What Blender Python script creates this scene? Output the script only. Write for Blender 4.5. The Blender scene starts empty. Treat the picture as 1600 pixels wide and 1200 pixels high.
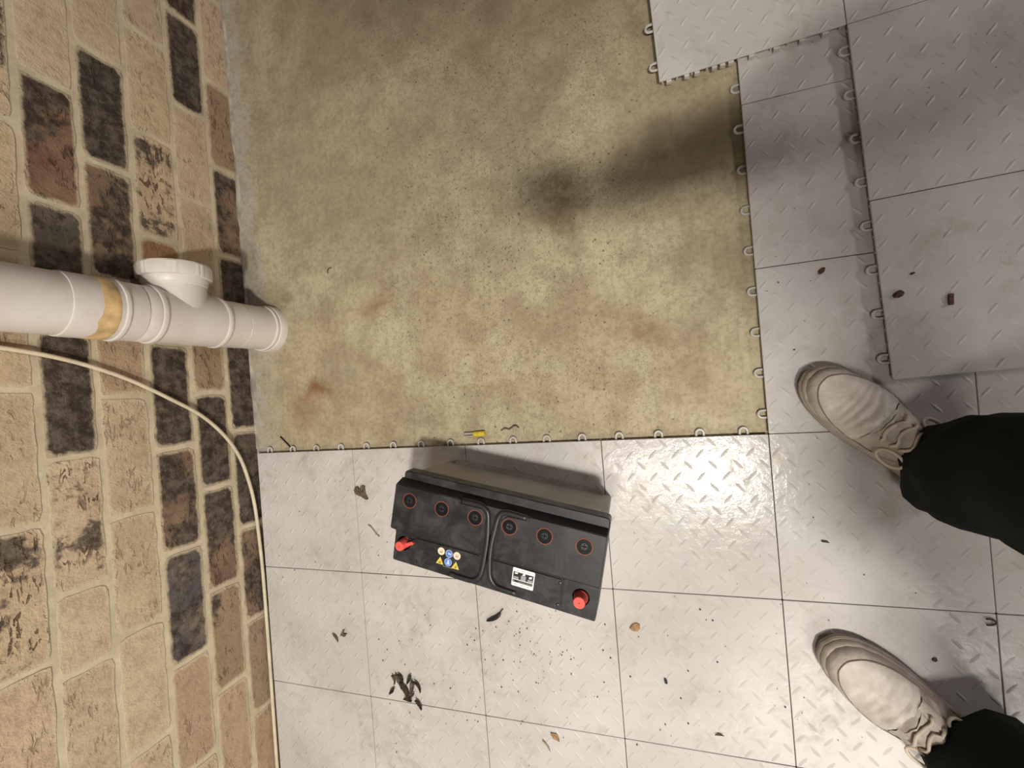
import bpy, bmesh, math, random
from mathutils import Vector, Matrix, noise

random.seed(7)
SC = bpy.context.scene
COL = SC.collection

# ---------------------------------------------------------------- camera
CAM_F = 686.51329577
CX, CY, CZ = 1.02717078, 0.12196748, 0.91185545
RX, RY, RZ = -0.01705303, 0.31117918, -0.08244164
CAM_ROT = Matrix.Rotation(RZ, 3, 'Z') @ Matrix.Rotation(RY, 3, 'Y') @ Matrix.Rotation(RX, 3, 'X')
cam_data = bpy.data.cameras.new('camera')
cam_data.sensor_fit = 'HORIZONTAL'
cam_data.sensor_width = 36.0
cam_data.lens = CAM_F * 36.0 / 1600.0
cam_data.clip_start = 0.01
cam = bpy.data.objects.new('camera', cam_data)
COL.objects.link(cam)
cam.matrix_world = Matrix.Translation((CX, CY, CZ)) @ CAM_ROT.to_4x4()
SC.camera = cam

# ---------------------------------------------------------------- world, lights, exposure
world = bpy.data.worlds.new('world')
SC.world = world
world.use_nodes = True
world.node_tree.nodes['Background'].inputs[0].default_value = (1.0, 0.86, 0.74, 1)
world.node_tree.nodes['Background'].inputs[1].default_value = 0.04


def area_light(name, loc, target, sx, sy, power, col):
    d = bpy.data.lights.new(name, 'AREA')
    d.shape = 'RECTANGLE'
    d.size, d.size_y = sx, sy
    d.energy = power
    d.color = col
    o = bpy.data.objects.new(name, d)
    COL.objects.link(o)
    o.location = loc
    o.rotation_euler = (Vector(target) - Vector(loc)).to_track_quat('-Z', 'Y').to_euler()
    return o


# lamps on the garage ceiling: a pair overhead, one behind, one far off to the right
area_light('ceiling_lamp', (1.42, -0.60, 2.45), (1.42, -0.60, 0.0), 0.17, 0.12, 51, (1.0, 0.94, 0.85))
area_light('ceiling_lamp', (0.93, -0.60, 2.45), (0.93, -0.60, 0.0), 0.34, 0.14, 13, (1.0, 0.94, 0.84))
area_light('back_lamp', (2.20, -2.25, 2.40), (0.9, -0.7, 0.0), 1.60, 0.90, 40, (1.0, 0.93, 0.83))
area_light('far_light', (5.0, 1.40, 2.40), (1.2, 0.2, 0.0), 1.2, 0.35, 40, (1.0, 0.89, 0.90))
SC.view_settings.view_transform = 'Standard'
SC.view_settings.look = 'None'
SC.view_settings.gamma = 1.0
SC.view_settings.use_curve_mapping = False
SC.view_settings.exposure = 0.0


# ---------------------------------------------------------------- node helpers
def lin(r, g, b):
    def f(c):
        c /= 255.0
        return c / 12.92 if c <= 0.04045 else ((c + 0.055) / 1.055) ** 2.4
    return (f(r), f(g), f(b), 1.0)


class NT:
    """small wrapper for building a material's node tree"""

    def __init__(self, name, rough=0.6, spec=0.4, metal=0.0):
        self.m = bpy.data.materials.new(name)
        self.m.use_nodes = True
        self.t = self.m.node_tree
        self.b = self.t.nodes['Principled BSDF']
        self.b.inputs['Roughness'].default_value = rough
        self.b.inputs['Specular IOR Level'].default_value = spec
        self.b.inputs['Metallic'].default_value = metal

    def n(self, kind, **kw):
        nd = self.t.nodes.new(kind)
        for k, v in kw.items():
            setattr(nd, k, v)
        return nd

    def put(self, sock, val):
        if isinstance(val, bpy.types.NodeSocket):
            self.t.links.new(val, sock)
        elif val is not None:
            if sock.type == 'RGBA' and len(val) == 3:
                val = (*val, 1)
            sock.default_value = val

    def coord(self, which='Object'):
        return self.n('ShaderNodeTexCoord').outputs[which]

    def mapping(self, vec, scale=(1, 1, 1), rot=(0, 0, 0), loc=(0, 0, 0)):
        m = self.n('ShaderNodeMapping')
        self.put(m.inputs['Vector'], vec)
        m.inputs['Scale'].default_value = scale
        m.inputs['Rotation'].default_value = rot
        m.inputs['Location'].default_value = loc
        return m.outputs[0]

    def noise(self, vec, scale, detail=4, rough=0.55, dist=0.0, col=False):
        t = self.n('ShaderNodeTexNoise')
        self.put(t.inputs['Vector'], vec)
        t.inputs['Scale'].default_value = scale
        t.inputs['Detail'].default_value = detail
        t.inputs['Roughness'].default_value = rough
        t.inputs['Distortion'].default_value = dist
        return t.outputs['Color' if col else 'Fac']

    def voronoi(self, vec, scale, rnd=1.0):
        t = self.n('ShaderNodeTexVoronoi')
        self.put(t.inputs['Vector'], vec)
        t.inputs['Scale'].default_value = scale
        t.inputs['Randomness'].default_value = rnd
        return t.outputs

    def step(self, val, lo, hi, a=0.0, b=1.0):
        r = self.n('ShaderNodeMapRange', interpolation_type='SMOOTHSTEP')
        self.put(r.inputs['Value'], val)
        r.inputs['From Min'].default_value = lo
        r.inputs['From Max'].default_value = hi
        r.inputs['To Min'].default_value = a
        r.inputs['To Max'].default_value = b
        return r.outputs[0]

    def math(self, op, a, b=None, clamp=False):
        m = self.n('ShaderNodeMath', operation=op)
        m.use_clamp = clamp
        self.put(m.inputs[0], a)
        if b is not None:
            self.put(m.inputs[1], b)
        return m.outputs[0]

    def mix(self, fac, a, b, blend='MIX'):
        m = self.n('ShaderNodeMix', data_type='RGBA', blend_type=blend)
        self.put(m.inputs[0], fac)
        self.put(m.inputs[6], a)
        self.put(m.inputs[7], b)
        return m.outputs[2]

    def attr(self, name):
        a = self.n('ShaderNodeAttribute', attribute_name=name)
        return a.outputs['Fac']

    def bump(self, height, strength=0.3, dist=0.002, normal=None):
        b = self.n('ShaderNodeBump')
        b.inputs['Strength'].default_value = strength
        b.inputs['Distance'].default_value = dist
        self.put(b.inputs['Height'], height)
        if normal is not None:
            self.put(b.inputs['Normal'], normal)
        return b.outputs[0]

    def color(self, v):
        self.put(self.b.inputs['Base Color'], v)

    def rough(self, v):
        self.put(self.b.inputs['Roughness'], v)

    def normal(self, v):
        self.put(self.b.inputs['Normal'], v)


def plain(name, col, rough=0.5, spec=0.4, metal=0.0, var=0.10, scale=40.0, bump=0.05):
    k = NT(name, rough, spec, metal)
    co = k.coord()
    f = k.noise(co, scale, 5)
    c2 = tuple(c * (1 - var) for c in col[:3])
    c3 = tuple(min(1, c * (1 + var)) for c in col[:3])
    k.color(k.mix(k.step(f, 0.3, 0.7), c2, c3))
    if bump:
        k.normal(k.bump(k.noise(co, scale * 6, 3), bump, 0.001))
    return k.m


# ---------------------------------------------------------------- materials
def tile_material():
    k = NT('tile_plastic', 0.28, 0.24)
    g = k.n('ShaderNodeNewGeometry').outputs['Position']
    big = k.noise(g, 3.2, 5, 0.6)
    fine = k.noise(g, 42, 6, 0.7, 0.6)
    base = k.mix(k.step(big, 0.35, 0.68), (0.50, 0.475, 0.455), (0.585, 0.565, 0.545))
    dirt = k.math('MULTIPLY', k.step(k.noise(g, 9.0, 6, 0.65, 0.8), 0.44, 0.72), k.step(fine, 0.38, 0.66))
    base = k.mix(k.math('MULTIPLY', dirt, 0.75), base, (0.36, 0.315, 0.26))
    smear = k.step(k.noise(k.mapping(g, (1.6, 6, 1), (0, 0, 0.7)), 7, 5, 0.6, 0.5), 0.56, 0.75)
    base = k.mix(k.math('MULTIPLY', smear, 0.22), base, (0.38, 0.35, 0.32))
    # tiny dark grit stuck to the plastic, denser where the floor has been worked on
    v = k.voronoi(g, 150)
    cl = k.step(k.noise(g, 5.5, 4, 0.6), 0.52, 0.70)
    sp = k.math('MULTIPLY', k.step(v['Distance'], 0.13, 0.22, 1, 0), cl)
    pick = k.step(k.noise(g, 60, 2), 0.56, 0.60)
    sp = k.math('MULTIPLY', sp, pick)
    base = k.mix(k.math('MULTIPLY', sp, 0.8), base, (0.06, 0.045, 0.035))
    k.color(base)
    ns = k.n('ShaderNodeSeparateXYZ')
    k.put(ns.inputs[0], k.n('ShaderNodeNewGeometry').outputs['Normal'])
    worn = k.step(ns.outputs[2], 0.965, 0.995, 0.30, 0.0)     # scuffed tread flanks
    k.rough(k.math('ADD', worn, k.math('ADD', k.math('MULTIPLY', dirt, 0.25), k.step(fine, 0.3, 0.75, 0.11, 0.25))))
    h = k.noise(g, 220, 3, 0.6)
    h2 = k.noise(g, 75, 3, 0.5)
    k.normal(k.bump(h2, 0.17, 0.003, k.bump(h, 0.20, 0.0009)))
    return k.m


def concrete_material():
    k = NT('bare_concrete', 0.80, 0.25)
    g = k.n('ShaderNodeNewGeometry').outputs['Position']
    sep = k.n('ShaderNodeSeparateXYZ')
    k.put(sep.inputs[0], g)
    warp = k.noise(g, 7, 5, 0.6, 0, True)
    wv = k.n('ShaderNodeVectorMath', operation='MULTIPLY_ADD')
    k.put(wv.inputs[0], warp)
    wv.inputs[1].default_value = (0.10, 0.10, 0.0)
    k.put(wv.inputs[2], g)
    gw = wv.outputs[0]

    def blob(x, y, rx, ry, soft=0.8, rot=0.0):
        mp = k.n('ShaderNodeMapping', vector_type='TEXTURE')
        k.put(mp.inputs['Vector'], gw)
        mp.inputs['Location'].default_value = (x + 0.05, y + 0.05, 0)
        mp.inputs['Rotation'].default_value = (0, 0, rot)
        mp.inputs['Scale'].default_value = (rx, ry, 100)
        ln = k.n('ShaderNodeVectorMath', operation='LENGTH')
        k.put(ln.inputs[0], mp.outputs[0])
        return k.step(ln.outputs['Value'], 1 - soft, 1 + soft * 0.3, 1, 0)

    big = k.noise(g, 2.6, 5, 0.6)
    med = k.noise(g, 13, 6, 0.62)
    fine = k.noise(g, 120, 4, 0.7)
    c = k.mix(k.step(big, 0.35, 0.68), (0.425, 0.362, 0.238), (0.55, 0.492, 0.335))
    c = k.mix(k.step(med, 0.40, 0.66, 0, 0.62), c, (0.30, 0.24, 0.152))
    # broom streaks along the wall direction
    st = k.noise(k.mapping(g, (120, 9, 1)), 1.0, 4, 0.6)
    c = k.mix(k.step(st, 0.45, 0.75, 0, 0.22), c, (0.20, 0.16, 0.10))
    # worn area: dark aggregate shows through as fine specks
    worn = k.math('MULTIPLY', k.step(sep.outputs[0], 0.22, 0.55), k.step(sep.outputs[0], 0.95, 1.20, 1, 0))
    v = k.noise(k.mapping(g, (360, 240, 1), (0, 0, -0.5)), 1.0, 3, 0.7)
    sp = k.math('MULTIPLY', k.step(v, 0.55, 0.63), worn)
    c = k.mix(k.math('MULTIPLY', sp, k.step(k.noise(g, 5, 4), 0.36, 0.62, 0.10, 0.70)), c, (0.10, 0.085, 0.06))
    v2 = k.voronoi(k.mapping(g, (1, 0.7, 1), (0, 0, -0.5)), 165)
    pk2 = k.math('MULTIPLY', k.step(k.math('ADD', v2['Distance'], k.math('MULTIPLY', k.noise(g, 260, 2), 0.5)), 0.38, 0.56, 1, 0), k.step(k.noise(g, 70, 2), 0.45, 0.55))
    dens = k.math('MAXIMUM', k.step(k.noise(g, 4.0, 4, 0.6), 0.34, 0.60, 0.20, 0.75), k.math('MULTIPLY', blob(0.70, 0.60, 0.30, 0.42, 1.0), 1.3), True)
    c = k.mix(k.math('MULTIPLY', k.math('MULTIPLY', pk2, worn), k.math('MULTIPLY', dens, 0.85)), c, (0.075, 0.062, 0.042))
    vv = k.voronoi(g, 60)
    pit = k.math('MULTIPLY', k.step(vv['Distance'], 0.10, 0.17, 1, 0), k.step(k.noise(g, 23, 2), 0.50, 0.56))
    c = k.mix(k.math('MULTIPLY', pit, k.math('MULTIPLY', worn, 0.7)), c, (0.05, 0.035, 0.02))
    lt = k.step(k.noise(k.mapping(g, (150, 120, 1), (0, 0, 0.4)), 1.0, 3, 0.6), 0.62, 0.72)
    c = k.mix(k.math('MULTIPLY', lt, k.math('MULTIPLY', worn, 0.35)), c, (0.55, 0.48, 0.34))
    # stains, and shade painted into the colour at the far +Y end
    soft = k.step(k.noise(g, 12, 5, 0.6), 0.25, 0.70, 0.65, 1.0)
    brk = k.step(k.noise(g, 30, 6, 0.68, 0.4), 0.30, 0.66, 0.25, 1.0)
    for (x, y, rx, ry, rot, a, colr) in (
            (0.86, 0.53, 0.065, 0.10, -0.2, 0.62, (0.13, 0.085, 0.035)),
            (1.09, 0.565, 0.17, 0.085, 0.15, 0.68, (0.055, 0.038, 0.020)),
            (1.15, 0.585, 0.161, 0.09, 0.15, 0.55, (0.035, 0.022, 0.010)),
            (0.875, 0.45, 0.028, 0.06, 0.3, 0.5, (0.12, 0.075, 0.03)),
            (0.85, 0.74, 0.05, 0.10, 0.1, 0.34, (0.15, 0.11, 0.045)),
            (0.72, 0.66, 0.26, 0.26, 0.0, 0.42, (0.21, 0.18, 0.125)),
            (1.17, 0.62, 0.05, 0.10, 0.2, 0.35, (0.17, 0.12, 0.06)),
            (0.83, 0.24, 0.08, 0.12, 0.2, 0.30, (0.22, 0.175, 0.10)),
            (1.00, 0.225, 0.035, 0.085, 0.9, 0.75, (0.29, 0.205, 0.115)),
            (0.92, 0.28, 0.07, 0.05, 0.3, 0.20, (0.24, 0.19, 0.11)),
            (0.205, 0.155, 0.060, 0.030, -0.2, 0.90, (0.20, 0.095, 0.035)),
            (0.17, 0.112, 0.080, 0.055, 0.5, 0.62, (0.33, 0.20, 0.10)),
            (0.39, 0.34, 0.075, 0.030, 0.1, 0.60, (0.31, 0.175, 0.085)),
            (0.27, 0.63, 0.22, 0.17, 0.0, 0.32, (0.27, 0.245, 0.18)),
            (0.30, 0.20, 0.10, 0.07, 0.0, 0.35, (0.27, 0.23, 0.15)),
            (0.12, 0.85, 0.16, 0.30, 0.0, 0.30, (0.31, 0.275, 0.215)),
            (0.74, 1.24, 0.74, 0.50, 0.0, 0.92, (0.115, 0.083, 0.056)),  # mostly light falloff painted into the slab colour, with some dirt
            (0.118, 0.40, 0.045, 0.04, 0.0, 0.55, (0.16, 0.13, 0.075))):
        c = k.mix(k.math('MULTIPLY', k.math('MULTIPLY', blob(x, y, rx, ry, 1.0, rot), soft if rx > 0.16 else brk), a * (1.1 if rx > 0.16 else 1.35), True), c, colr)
    # whitish lime bloom along the wall
    edge = k.math('ADD', sep.outputs[0], k.math('MULTIPLY', k.math('SUBTRACT', k.noise(g, 8, 5, 0.65), 0.5), 0.16))
    bloom = k.math('MULTIPLY', k.step(edge, 0.005, 0.075, 1, 0), k.step(k.noise(g, 22, 4), 0.35, 0.62, 0.35, 1))
    c = k.mix(k.math('MULTIPLY', bloom, 0.8), c, (0.45, 0.42, 0.38))
    c = k.mix(k.step(fine, 0.42, 0.70, 0, 0.42), c, (0.17, 0.135, 0.085))
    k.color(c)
    k.rough(k.step(med, 0.3, 0.7, 0.62, 0.88))
    k.normal(k.bump(v, 0.25, 0.0012, k.bump(fine, 0.3, 0.0010, k.bump(med, 0.25, 0.004))))
    return k.m


def brick_material():
    """colour of the brick from the object's own colour, pock marks by its alpha"""
    k = NT('rumbled_brick', 0.88, 0.18)
    oi = k.n('ShaderNodeObjectInfo')
    base, pk = oi.outputs['Color'], oi.outputs['Alpha']
    off = k.n('ShaderNodeVectorMath', operation='ADD')
    k.put(off.inputs[0], k.coord())
    cmb = k.n('ShaderNodeCombineXYZ')
    r9 = k.math('MULTIPLY', oi.outputs['Random'], 37.0)
    for i in range(3):
        k.put(cmb.inputs[i], r9)
    k.put(off.inputs[1], cmb.outputs[0])
    co = off.outputs[0]
    big = k.noise(co, 14, 5, 0.6)
    med = k.noise(co, 60, 5, 0.65)
    c = k.mix(k.step(big, 0.3, 0.7), base, k.mix(0.35, base, (0.42, 0.31, 0.20)), 'MIX')
    c = k.mix(k.step(med, 0.42, 0.70, 0, 0.50), c, k.mix(0.50, c, (0.12, 0.08, 0.05)))
    c = k.mix(k.step(k.noise(co, 7, 4, 0.6), 0.42, 0.66, 0, 0.35), c, k.mix(0.5, c, (0.30, 0.19, 0.12)))
    # dark fired stains
    stn = k.attr('stain')
    sm = k.step(k.math('ADD', k.math('MULTIPLY', k.noise(co, 34, 5, 0.65), 0.9), k.math('SUBTRACT', stn, 0.95)), 0.0, 0.16)
    c = k.mix(k.math('MULTIPLY', sm, 0.9), c, k.mix(k.step(k.noise(co, 48, 5, 0.7), 0.38, 0.64), (0.038, 0.028, 0.023), (0.135, 0.108, 0.086)))
    # pock marks torn along the clay
    pm = k.noise(k.mapping(co, (1, 0.55, 1.6), (0.5, 0, 0)), 62, 3, 0.62, 0.9)
    pmask = k.math('MULTIPLY', k.step(k.math('ADD', pm, k.math('MULTIPLY', pk, 0.035)), 0.575, 0.635), k.step(k.noise(co, 16, 3), 0.42, 0.58))
    pocks = k.math('MULTIPLY', pmask, pk)
    c = k.mix(k.math('MULTIPLY', pocks, 0.85), c, (0.085, 0.055, 0.035))
    # lime smears and mortar wash towards the rim
    wash = k.step(k.math('ADD', k.attr('rim'), k.math('MULTIPLY', k.math('SUBTRACT', med, 0.5), 0.9)), 0.45, 0.95)
    c = k.mix(k.math('MULTIPLY', wash, 0.75), c, (0.58, 0.49, 0.34))
    fl = k.step(k.noise(co, 130, 2, 0.5), 0.70, 0.76)
    c = k.mix(k.math('MULTIPLY', fl, 0.12), c, (0.50, 0.44, 0.34))
    k.color(c)
    h = k.math('SUBTRACT', k.math('ADD', med, k.math('MULTIPLY', k.noise(co, 260, 3), 0.4)), k.math('MULTIPLY', pocks, 1.6))
    k.normal(k.bump(h, 0.8, 0.0036))
    return k.m


def mortar_material():
    k = NT('lime_mortar', 0.9, 0.15)
    g = k.n('ShaderNodeNewGeometry').outputs['Position']
    a = k.noise(g, 18, 5, 0.65)
    b = k.noise(g, 140, 4, 0.7)
    c = k.mix(k.step(a, 0.3, 0.7), (0.49, 0.42, 0.295), (0.64, 0.56, 0.405))
    c = k.mix(k.step(b, 0.5, 0.8, 0, 0.3), c, (0.22, 0.165, 0.10))
    k.color(c)
    k.normal(k.bump(b, 0.4, 0.0015, k.bump(a, 0.4, 0.004)))
    return k.m


def leather_material(name, a, b):
    k = NT(name, 0.55, 0.35)
    co = k.coord()
    f = k.noise(co, 30, 5, 0.6)
    k.color(k.mix(k.step(f, 0.35, 0.72), a, b))
    k.normal(k.bump(k.noise(co, 420, 3), 0.2, 0.0006, k.bump(k.noise(co, 45, 3, 0.5, 1.2), 0.30, 0.004)))
    return k.m


def cloth_material(name, a, rough=0.9, weave=900):
    k = NT(name, rough, 0.15)
    co = k.coord()
    f = k.noise(co, 12, 4)
    k.color(k.mix(f, tuple(x * 0.75 for x in a), tuple(x * 1.25 for x in a)))
    k.normal(k.bump(k.noise(co, weave, 2), 0.3, 0.0008))
    return k.m


def lid_material():
    k = NT('battery_lid_plastic', 0.42, 0.45)
    co = k.coord()
    dust = k.noise(co, 22, 6, 0.7, 0.7)
    scr = k.noise(k.mapping(co, (9, 90, 9), (0, 0, 0.3)), 1.6, 4, 0.7)
    c = k.mix(k.step(dust, 0.42, 0.74, 0, 0.85), (0.016, 0.015, 0.017), (0.052, 0.049, 0.050))
    c = k.mix(k.step(scr, 0.66, 0.80, 0, 0.5), c, (0.10, 0.095, 0.10))
    k.color(c)
    k.rough(k.step(dust, 0.3, 0.7, 0.36, 0.58))
    k.normal(k.bump(k.noise(co, 300, 2), 0.12, 0.0006))
    return k.m


def pipe_material():
    k = NT('white_pvc', 0.38, 0.45)
    g = k.n('ShaderNodeNewGeometry').outputs['Position']
    a = k.noise(g, 11, 5, 0.6)
    b = k.noise(g, 60, 5, 0.7)
    c = k.mix(k.step(a, 0.3, 0.7), (0.62, 0.565, 0.52), (0.70, 0.655, 0.615))
    c = k.mix(k.step(b, 0.60, 0.80, 0, 0.35), c, (0.45, 0.39, 0.32))
    k.color(c)
    k.rough(k.step(b, 0.3, 0.7, 0.32, 0.48))
    k.normal(k.bump(a, 0.08, 0.004))
    return k.m


M = {
    'tile': tile_material(),
    'concrete': concrete_material(),
    'brick': brick_material(),
    'mortar': mortar_material(),
    'pvc': pipe_material(),
    'lid': lid_material(),
    'lid_dark': plain('battery_groove_and_shade_black', (0.010, 0.010, 0.011), 0.5, 0.35),
    'handle': plain('battery_handle_plastic', (0.026, 0.026, 0.027), 0.36, 0.5, var=0.25),
    'case': plain('battery_case_grey', (0.36, 0.34, 0.31), 0.55, 0.35, var=0.12, scale=18),
    'ring_red': plain('vent_seal_red', (0.24, 0.060, 0.040), 0.6, 0.3),
    'plug': plain('vent_plug_black', (0.012, 0.013, 0.014), 0.18, 0.6),
    'red': plain('red_cap_plastic', (0.74, 0.105, 0.085), 0.45, 0.4, var=0.12),
    'red_dark': plain('dark_red_cap_plastic', (0.26, 0.035, 0.03), 0.45, 0.4, var=0.12),
    'sticker': plain('white_sticker_paper', (0.80, 0.80, 0.80), 0.4, 0.4, var=0.02),
    'ink': plain('black_ink', (0.025, 0.025, 0.028), 0.5, 0.3),
    'ink_grey': plain('grey_ink', (0.30, 0.31, 0.32), 0.5, 0.3),
    'cream': plain('cream_print', (0.80, 0.66, 0.50), 0.5, 0.3, var=0.04),
    'blue': plain('blue_print', (0.11, 0.21, 0.60), 0.45, 0.3, var=0.12),
    'blue_light': plain('pale_blue_print', (0.52, 0.62, 0.82), 0.45, 0.3, var=0.05),
    'yellow': plain('yellow_print', (0.70, 0.55, 0.10), 0.45, 0.3, var=0.1),
    'cable': plain('cream_cable_sheath', (0.62, 0.54, 0.40), 0.45, 0.35, var=0.12, scale=25),
    'glue': plain('dried_glue', (0.62, 0.43, 0.21), 0.35, 0.45, var=0.35, scale=26),
    'leather': leather_material('off_white_leather', (0.36, 0.31, 0.27), (0.54, 0.485, 0.435)),
    'leather_toe': leather_material('pale_toe_leather', (0.46, 0.41, 0.365), (0.60, 0.55, 0.50)),
    'rubber': leather_material('worn_cream_rubber', (0.33, 0.28, 0.23), (0.48, 0.42, 0.36)),
    'outsole': leather_material('dark_tan_rubber', (0.17, 0.135, 0.11), (0.26, 0.21, 0.17)),
    'lace': cloth_material('cream_lace', (0.60, 0.52, 0.43)),
    'seam': plain('seam_thread', (0.20, 0.155, 0.12), 0.8, 0.2),
    'trouser': cloth_material('dark_green_cloth', (0.0085, 0.0115, 0.0095)),
    'jumper': cloth_material('charcoal_jumper', (0.04, 0.042, 0.045), 0.95, 500),
    'skin': plain('skin', (0.55, 0.33, 0.23), 0.5, 0.35, var=0.08),
    'hair': plain('brown_hair', (0.06, 0.038, 0.022), 0.6, 0.3, var=0.3, scale=90),
    'eye': plain('eye_white', (0.75, 0.73, 0.70), 0.2, 0.5, var=0.02),
    'iris': plain('brown_iris', (0.06, 0.035, 0.02), 0.2, 0.5),
    'phone': plain('phone_shell', (0.03, 0.03, 0.035), 0.3, 0.5),
    'glass': plain('dark_glass', (0.008, 0.008, 0.010), 0.08, 0.6, bump=0),
    'metal': plain('bright_tinned_metal', (0.72, 0.69, 0.62), 0.3, 0.5, 0.35, var=0.1, scale=60),
    'yellow_pl': plain('yellow_sleeve_plastic', (0.66, 0.50, 0.05), 0.35, 0.45, var=0.12, scale=120),
    'black_pl': plain('black_scrap_plastic', (0.018, 0.016, 0.014), 0.45, 0.4),
    'leaf_dark': plain('dark_dry_leaf', (0.055, 0.043, 0.030), 0.8, 0.2, var=0.5, scale=160, bump=0.5),
    'leaf_mid': plain('brown_dry_leaf', (0.115, 0.088, 0.06), 0.8, 0.2, var=0.45, scale=160, bump=0.5),
    'leaf_tan': plain('tan_dry_flake', (0.33, 0.20, 0.105), 0.8, 0.2, var=0.3, scale=160, bump=0.5),
    'straw': plain('pale_straw', (0.36, 0.31, 0.22), 0.75, 0.2, var=0.3, scale=120),
    'grit': plain('dark_grit', (0.05, 0.045, 0.05), 0.8, 0.2, var=0.4, scale=200, bump=0.4),
    'grit_brown': plain('brown_grit', (0.10, 0.055, 0.035), 0.8, 0.2, var=0.4, scale=200, bump=0.4),
    'bloom': plain('lime_bloom', (0.36, 0.325, 0.27), 0.9, 0.15, var=0.30, scale=30, bump=0.4),
}


# ---------------------------------------------------------------- mesh helpers
class MB:
    def __init__(self):
        self.v, self.f, self.mi = [], [], []
        self.cur = 0

    def face(self, idx):
        self.f.append(idx)
        self.mi.append(self.cur)

    def box(self, x0, x1, y0, y1, z0, z1):
        b = len(self.v)
        self.v += [(x, y, z) for z in (z0, z1) for x, y in ((x0, y0), (x1, y0), (x1, y1), (x0, y1))]
        for q in ((3, 2, 1, 0), (4, 5, 6, 7), (0, 1, 5, 4), (1, 2, 6, 5), (2, 3, 7, 6), (3, 0, 4, 7)):
            self.face([b + i for i in q])

    def rings(self, rr, close=True, cap0=True, cap1=True):
        """loft a list of rings of equal vertex count"""
        b = len(self.v)
        n = len(rr[0])
        for r in rr:
            self.v += [tuple(p) for p in r]
        for i in range(len(rr) - 1):
            for j in range(n if close else n - 1):
                a, c = b + i * n + j, b + i * n + (j + 1) % n
                self.face([a, c, c + n, a + n])
        if cap0:
            self.face([b + j for j in reversed(range(n))])
        if cap1:
            self.face([b + (len(rr) - 1) * n + j for j in range(n)])

    def lathe(self, prof, o=(0, 0, 0), ax='Z', n=32, cap0=True, cap1=True):
        """profile of (radius, height) around an axis"""
        rr = []
        for r, h in prof:
            ring = []
            for j in range(n):
                a = 2 * math.pi * j / n
                p, q = r * math.cos(a), r * math.sin(a)
                if ax == 'Z':
                    ring.append((o[0] + p, o[1] + q, o[2] + h))
                else:  # along +Y
                    ring.append((o[0] + q, o[1] + h, o[2] + p))
            rr.append(ring)
        self.rings(rr, True, cap0, cap1)

    def tube(self, pts, r, n=8, sx=1.0, cap=True, closed=False):
        pts = [Vector(p) for p in pts]
        rad = r if isinstance(r, (list, tuple)) else [r] * len(pts)
        rr = []
        up = None
        for i, p in enumerate(pts):
            if closed:
                t = pts[(i + 1) % len(pts)] - pts[i - 1]
            else:
                t = pts[min(i + 1, len(pts) - 1)] - pts[max(i - 1, 0)]
            t.normalize()
            if up is None:
                up = Vector((0, 0, 1)) if abs(t.z) < 0.9 else Vector((1, 0, 0))
            s = t.cross(up).normalized()
            up = s.cross(t).normalized()
            rr.append([p + (s * math.cos(2 * math.pi * j / n) * sx + up * math.sin(2 * math.pi * j / n)) * rad[i] for j in range(n)])
        if closed:
            rr.append(rr[0])
        self.rings(rr, True, cap and not closed, cap and not closed)

    def prism(self, poly, z0, z1, bev=0.0):
        rr = [[(x, y, z0) for x, y in poly]]
        if bev:
            cx = sum(p[0] for p in poly) / len(poly)
            cy = sum(p[1] for p in poly) / len(poly)
            ins = inset(poly, bev)
            rr.append([(x, y, z1 - bev) for x, y in poly])
            rr.append([(x, y, z1) for x, y in ins])
        else:
            rr.append([(x, y, z1) for x, y in poly])
        self.rings(rr)

    def build(self, name, mats, parent=None, smooth=False, angle=None):
        me = bpy.data.meshes.new(name)
        me.from_pydata(self.v, [], self.f)
        if not isinstance(mats, (list, tuple)):
            mats = [mats]
        for m in mats:
            me.materials.append(m)
        if len(mats) > 1:
            me.polygons.foreach_set('material_index', self.mi)
        if smooth:
            me.polygons.foreach_set('use_smooth', [True] * len(me.polygons))
            if angle:
                me.set_sharp_from_angle(angle=math.radians(angle))
        me.update()
        o = bpy.data.objects.new(name, me)
        COL.objects.link(o)
        if parent is not None:
            o.parent = parent
        return o


def inset(poly, d):
    n = len(poly)
    out = []
    for i in range(n):
        p0, p1, p2 = Vector(poly[i - 1]), Vector(poly[i]), Vector(poly[(i + 1) % n])
        a, b = (p1 - p0).normalized(), (p2 - p1).normalized()
        na, nb = Vector((-a.y, a.x)), Vector((-b.y, b.x))
        m = (na + nb)
        if m.length < 1e-6:
            m = na
        m = m.normalized()
        k = d / max(0.35, m.dot(na))
        out.append((p1.x + m.x * k, p1.y + m.y * k))
    return out


def rounded(poly, r, n=4):
    """round every corner of a polygon"""
    out = []
    L = len(poly)
    for i in range(L):
        p0, p1, p2 = Vector(poly[i - 1]), Vector(poly[i]), Vector(poly[(i + 1) % L])
        a = (p0 - p1)
        b = (p2 - p1)
        d = min(r, a.length * 0.45, b.length * 0.45)
        s, e = p1 + a.normalized() * d, p1 + b.normalized() * d
        for k in range(n + 1):
            t = k / n
            q = s * (1 - t) ** 2 + p1 * 2 * t * (1 - t) + e * t * t
            out.append((q.x, q.y))
    return out


def catmull(pts, k=6, closed=False):
    pts = [Vector(p) for p in pts]
    out = []
    n = len(pts)
    for i in range(n if closed else n - 1):
        if closed:
            p0, p1, p2, p3 = pts[i - 1], pts[i], pts[(i + 1) % n], pts[(i + 2) % n]
        else:
            p0, p1, p2, p3 = pts[max(i - 1, 0)], pts[i], pts[i + 1], pts[min(i + 2, n - 1)]
        for j in range(k):
            t = j / k
            out.append(0.5 * ((2 * p1) + (p2 - p0) * t + (2 * p0 - 5 * p1 + 4 * p2 - p3) * t * t + (3 * p1 - p0 - 3 * p2 + p3) * t ** 3))
    if not closed:
        out.append(pts[-1])
    return out


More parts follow.
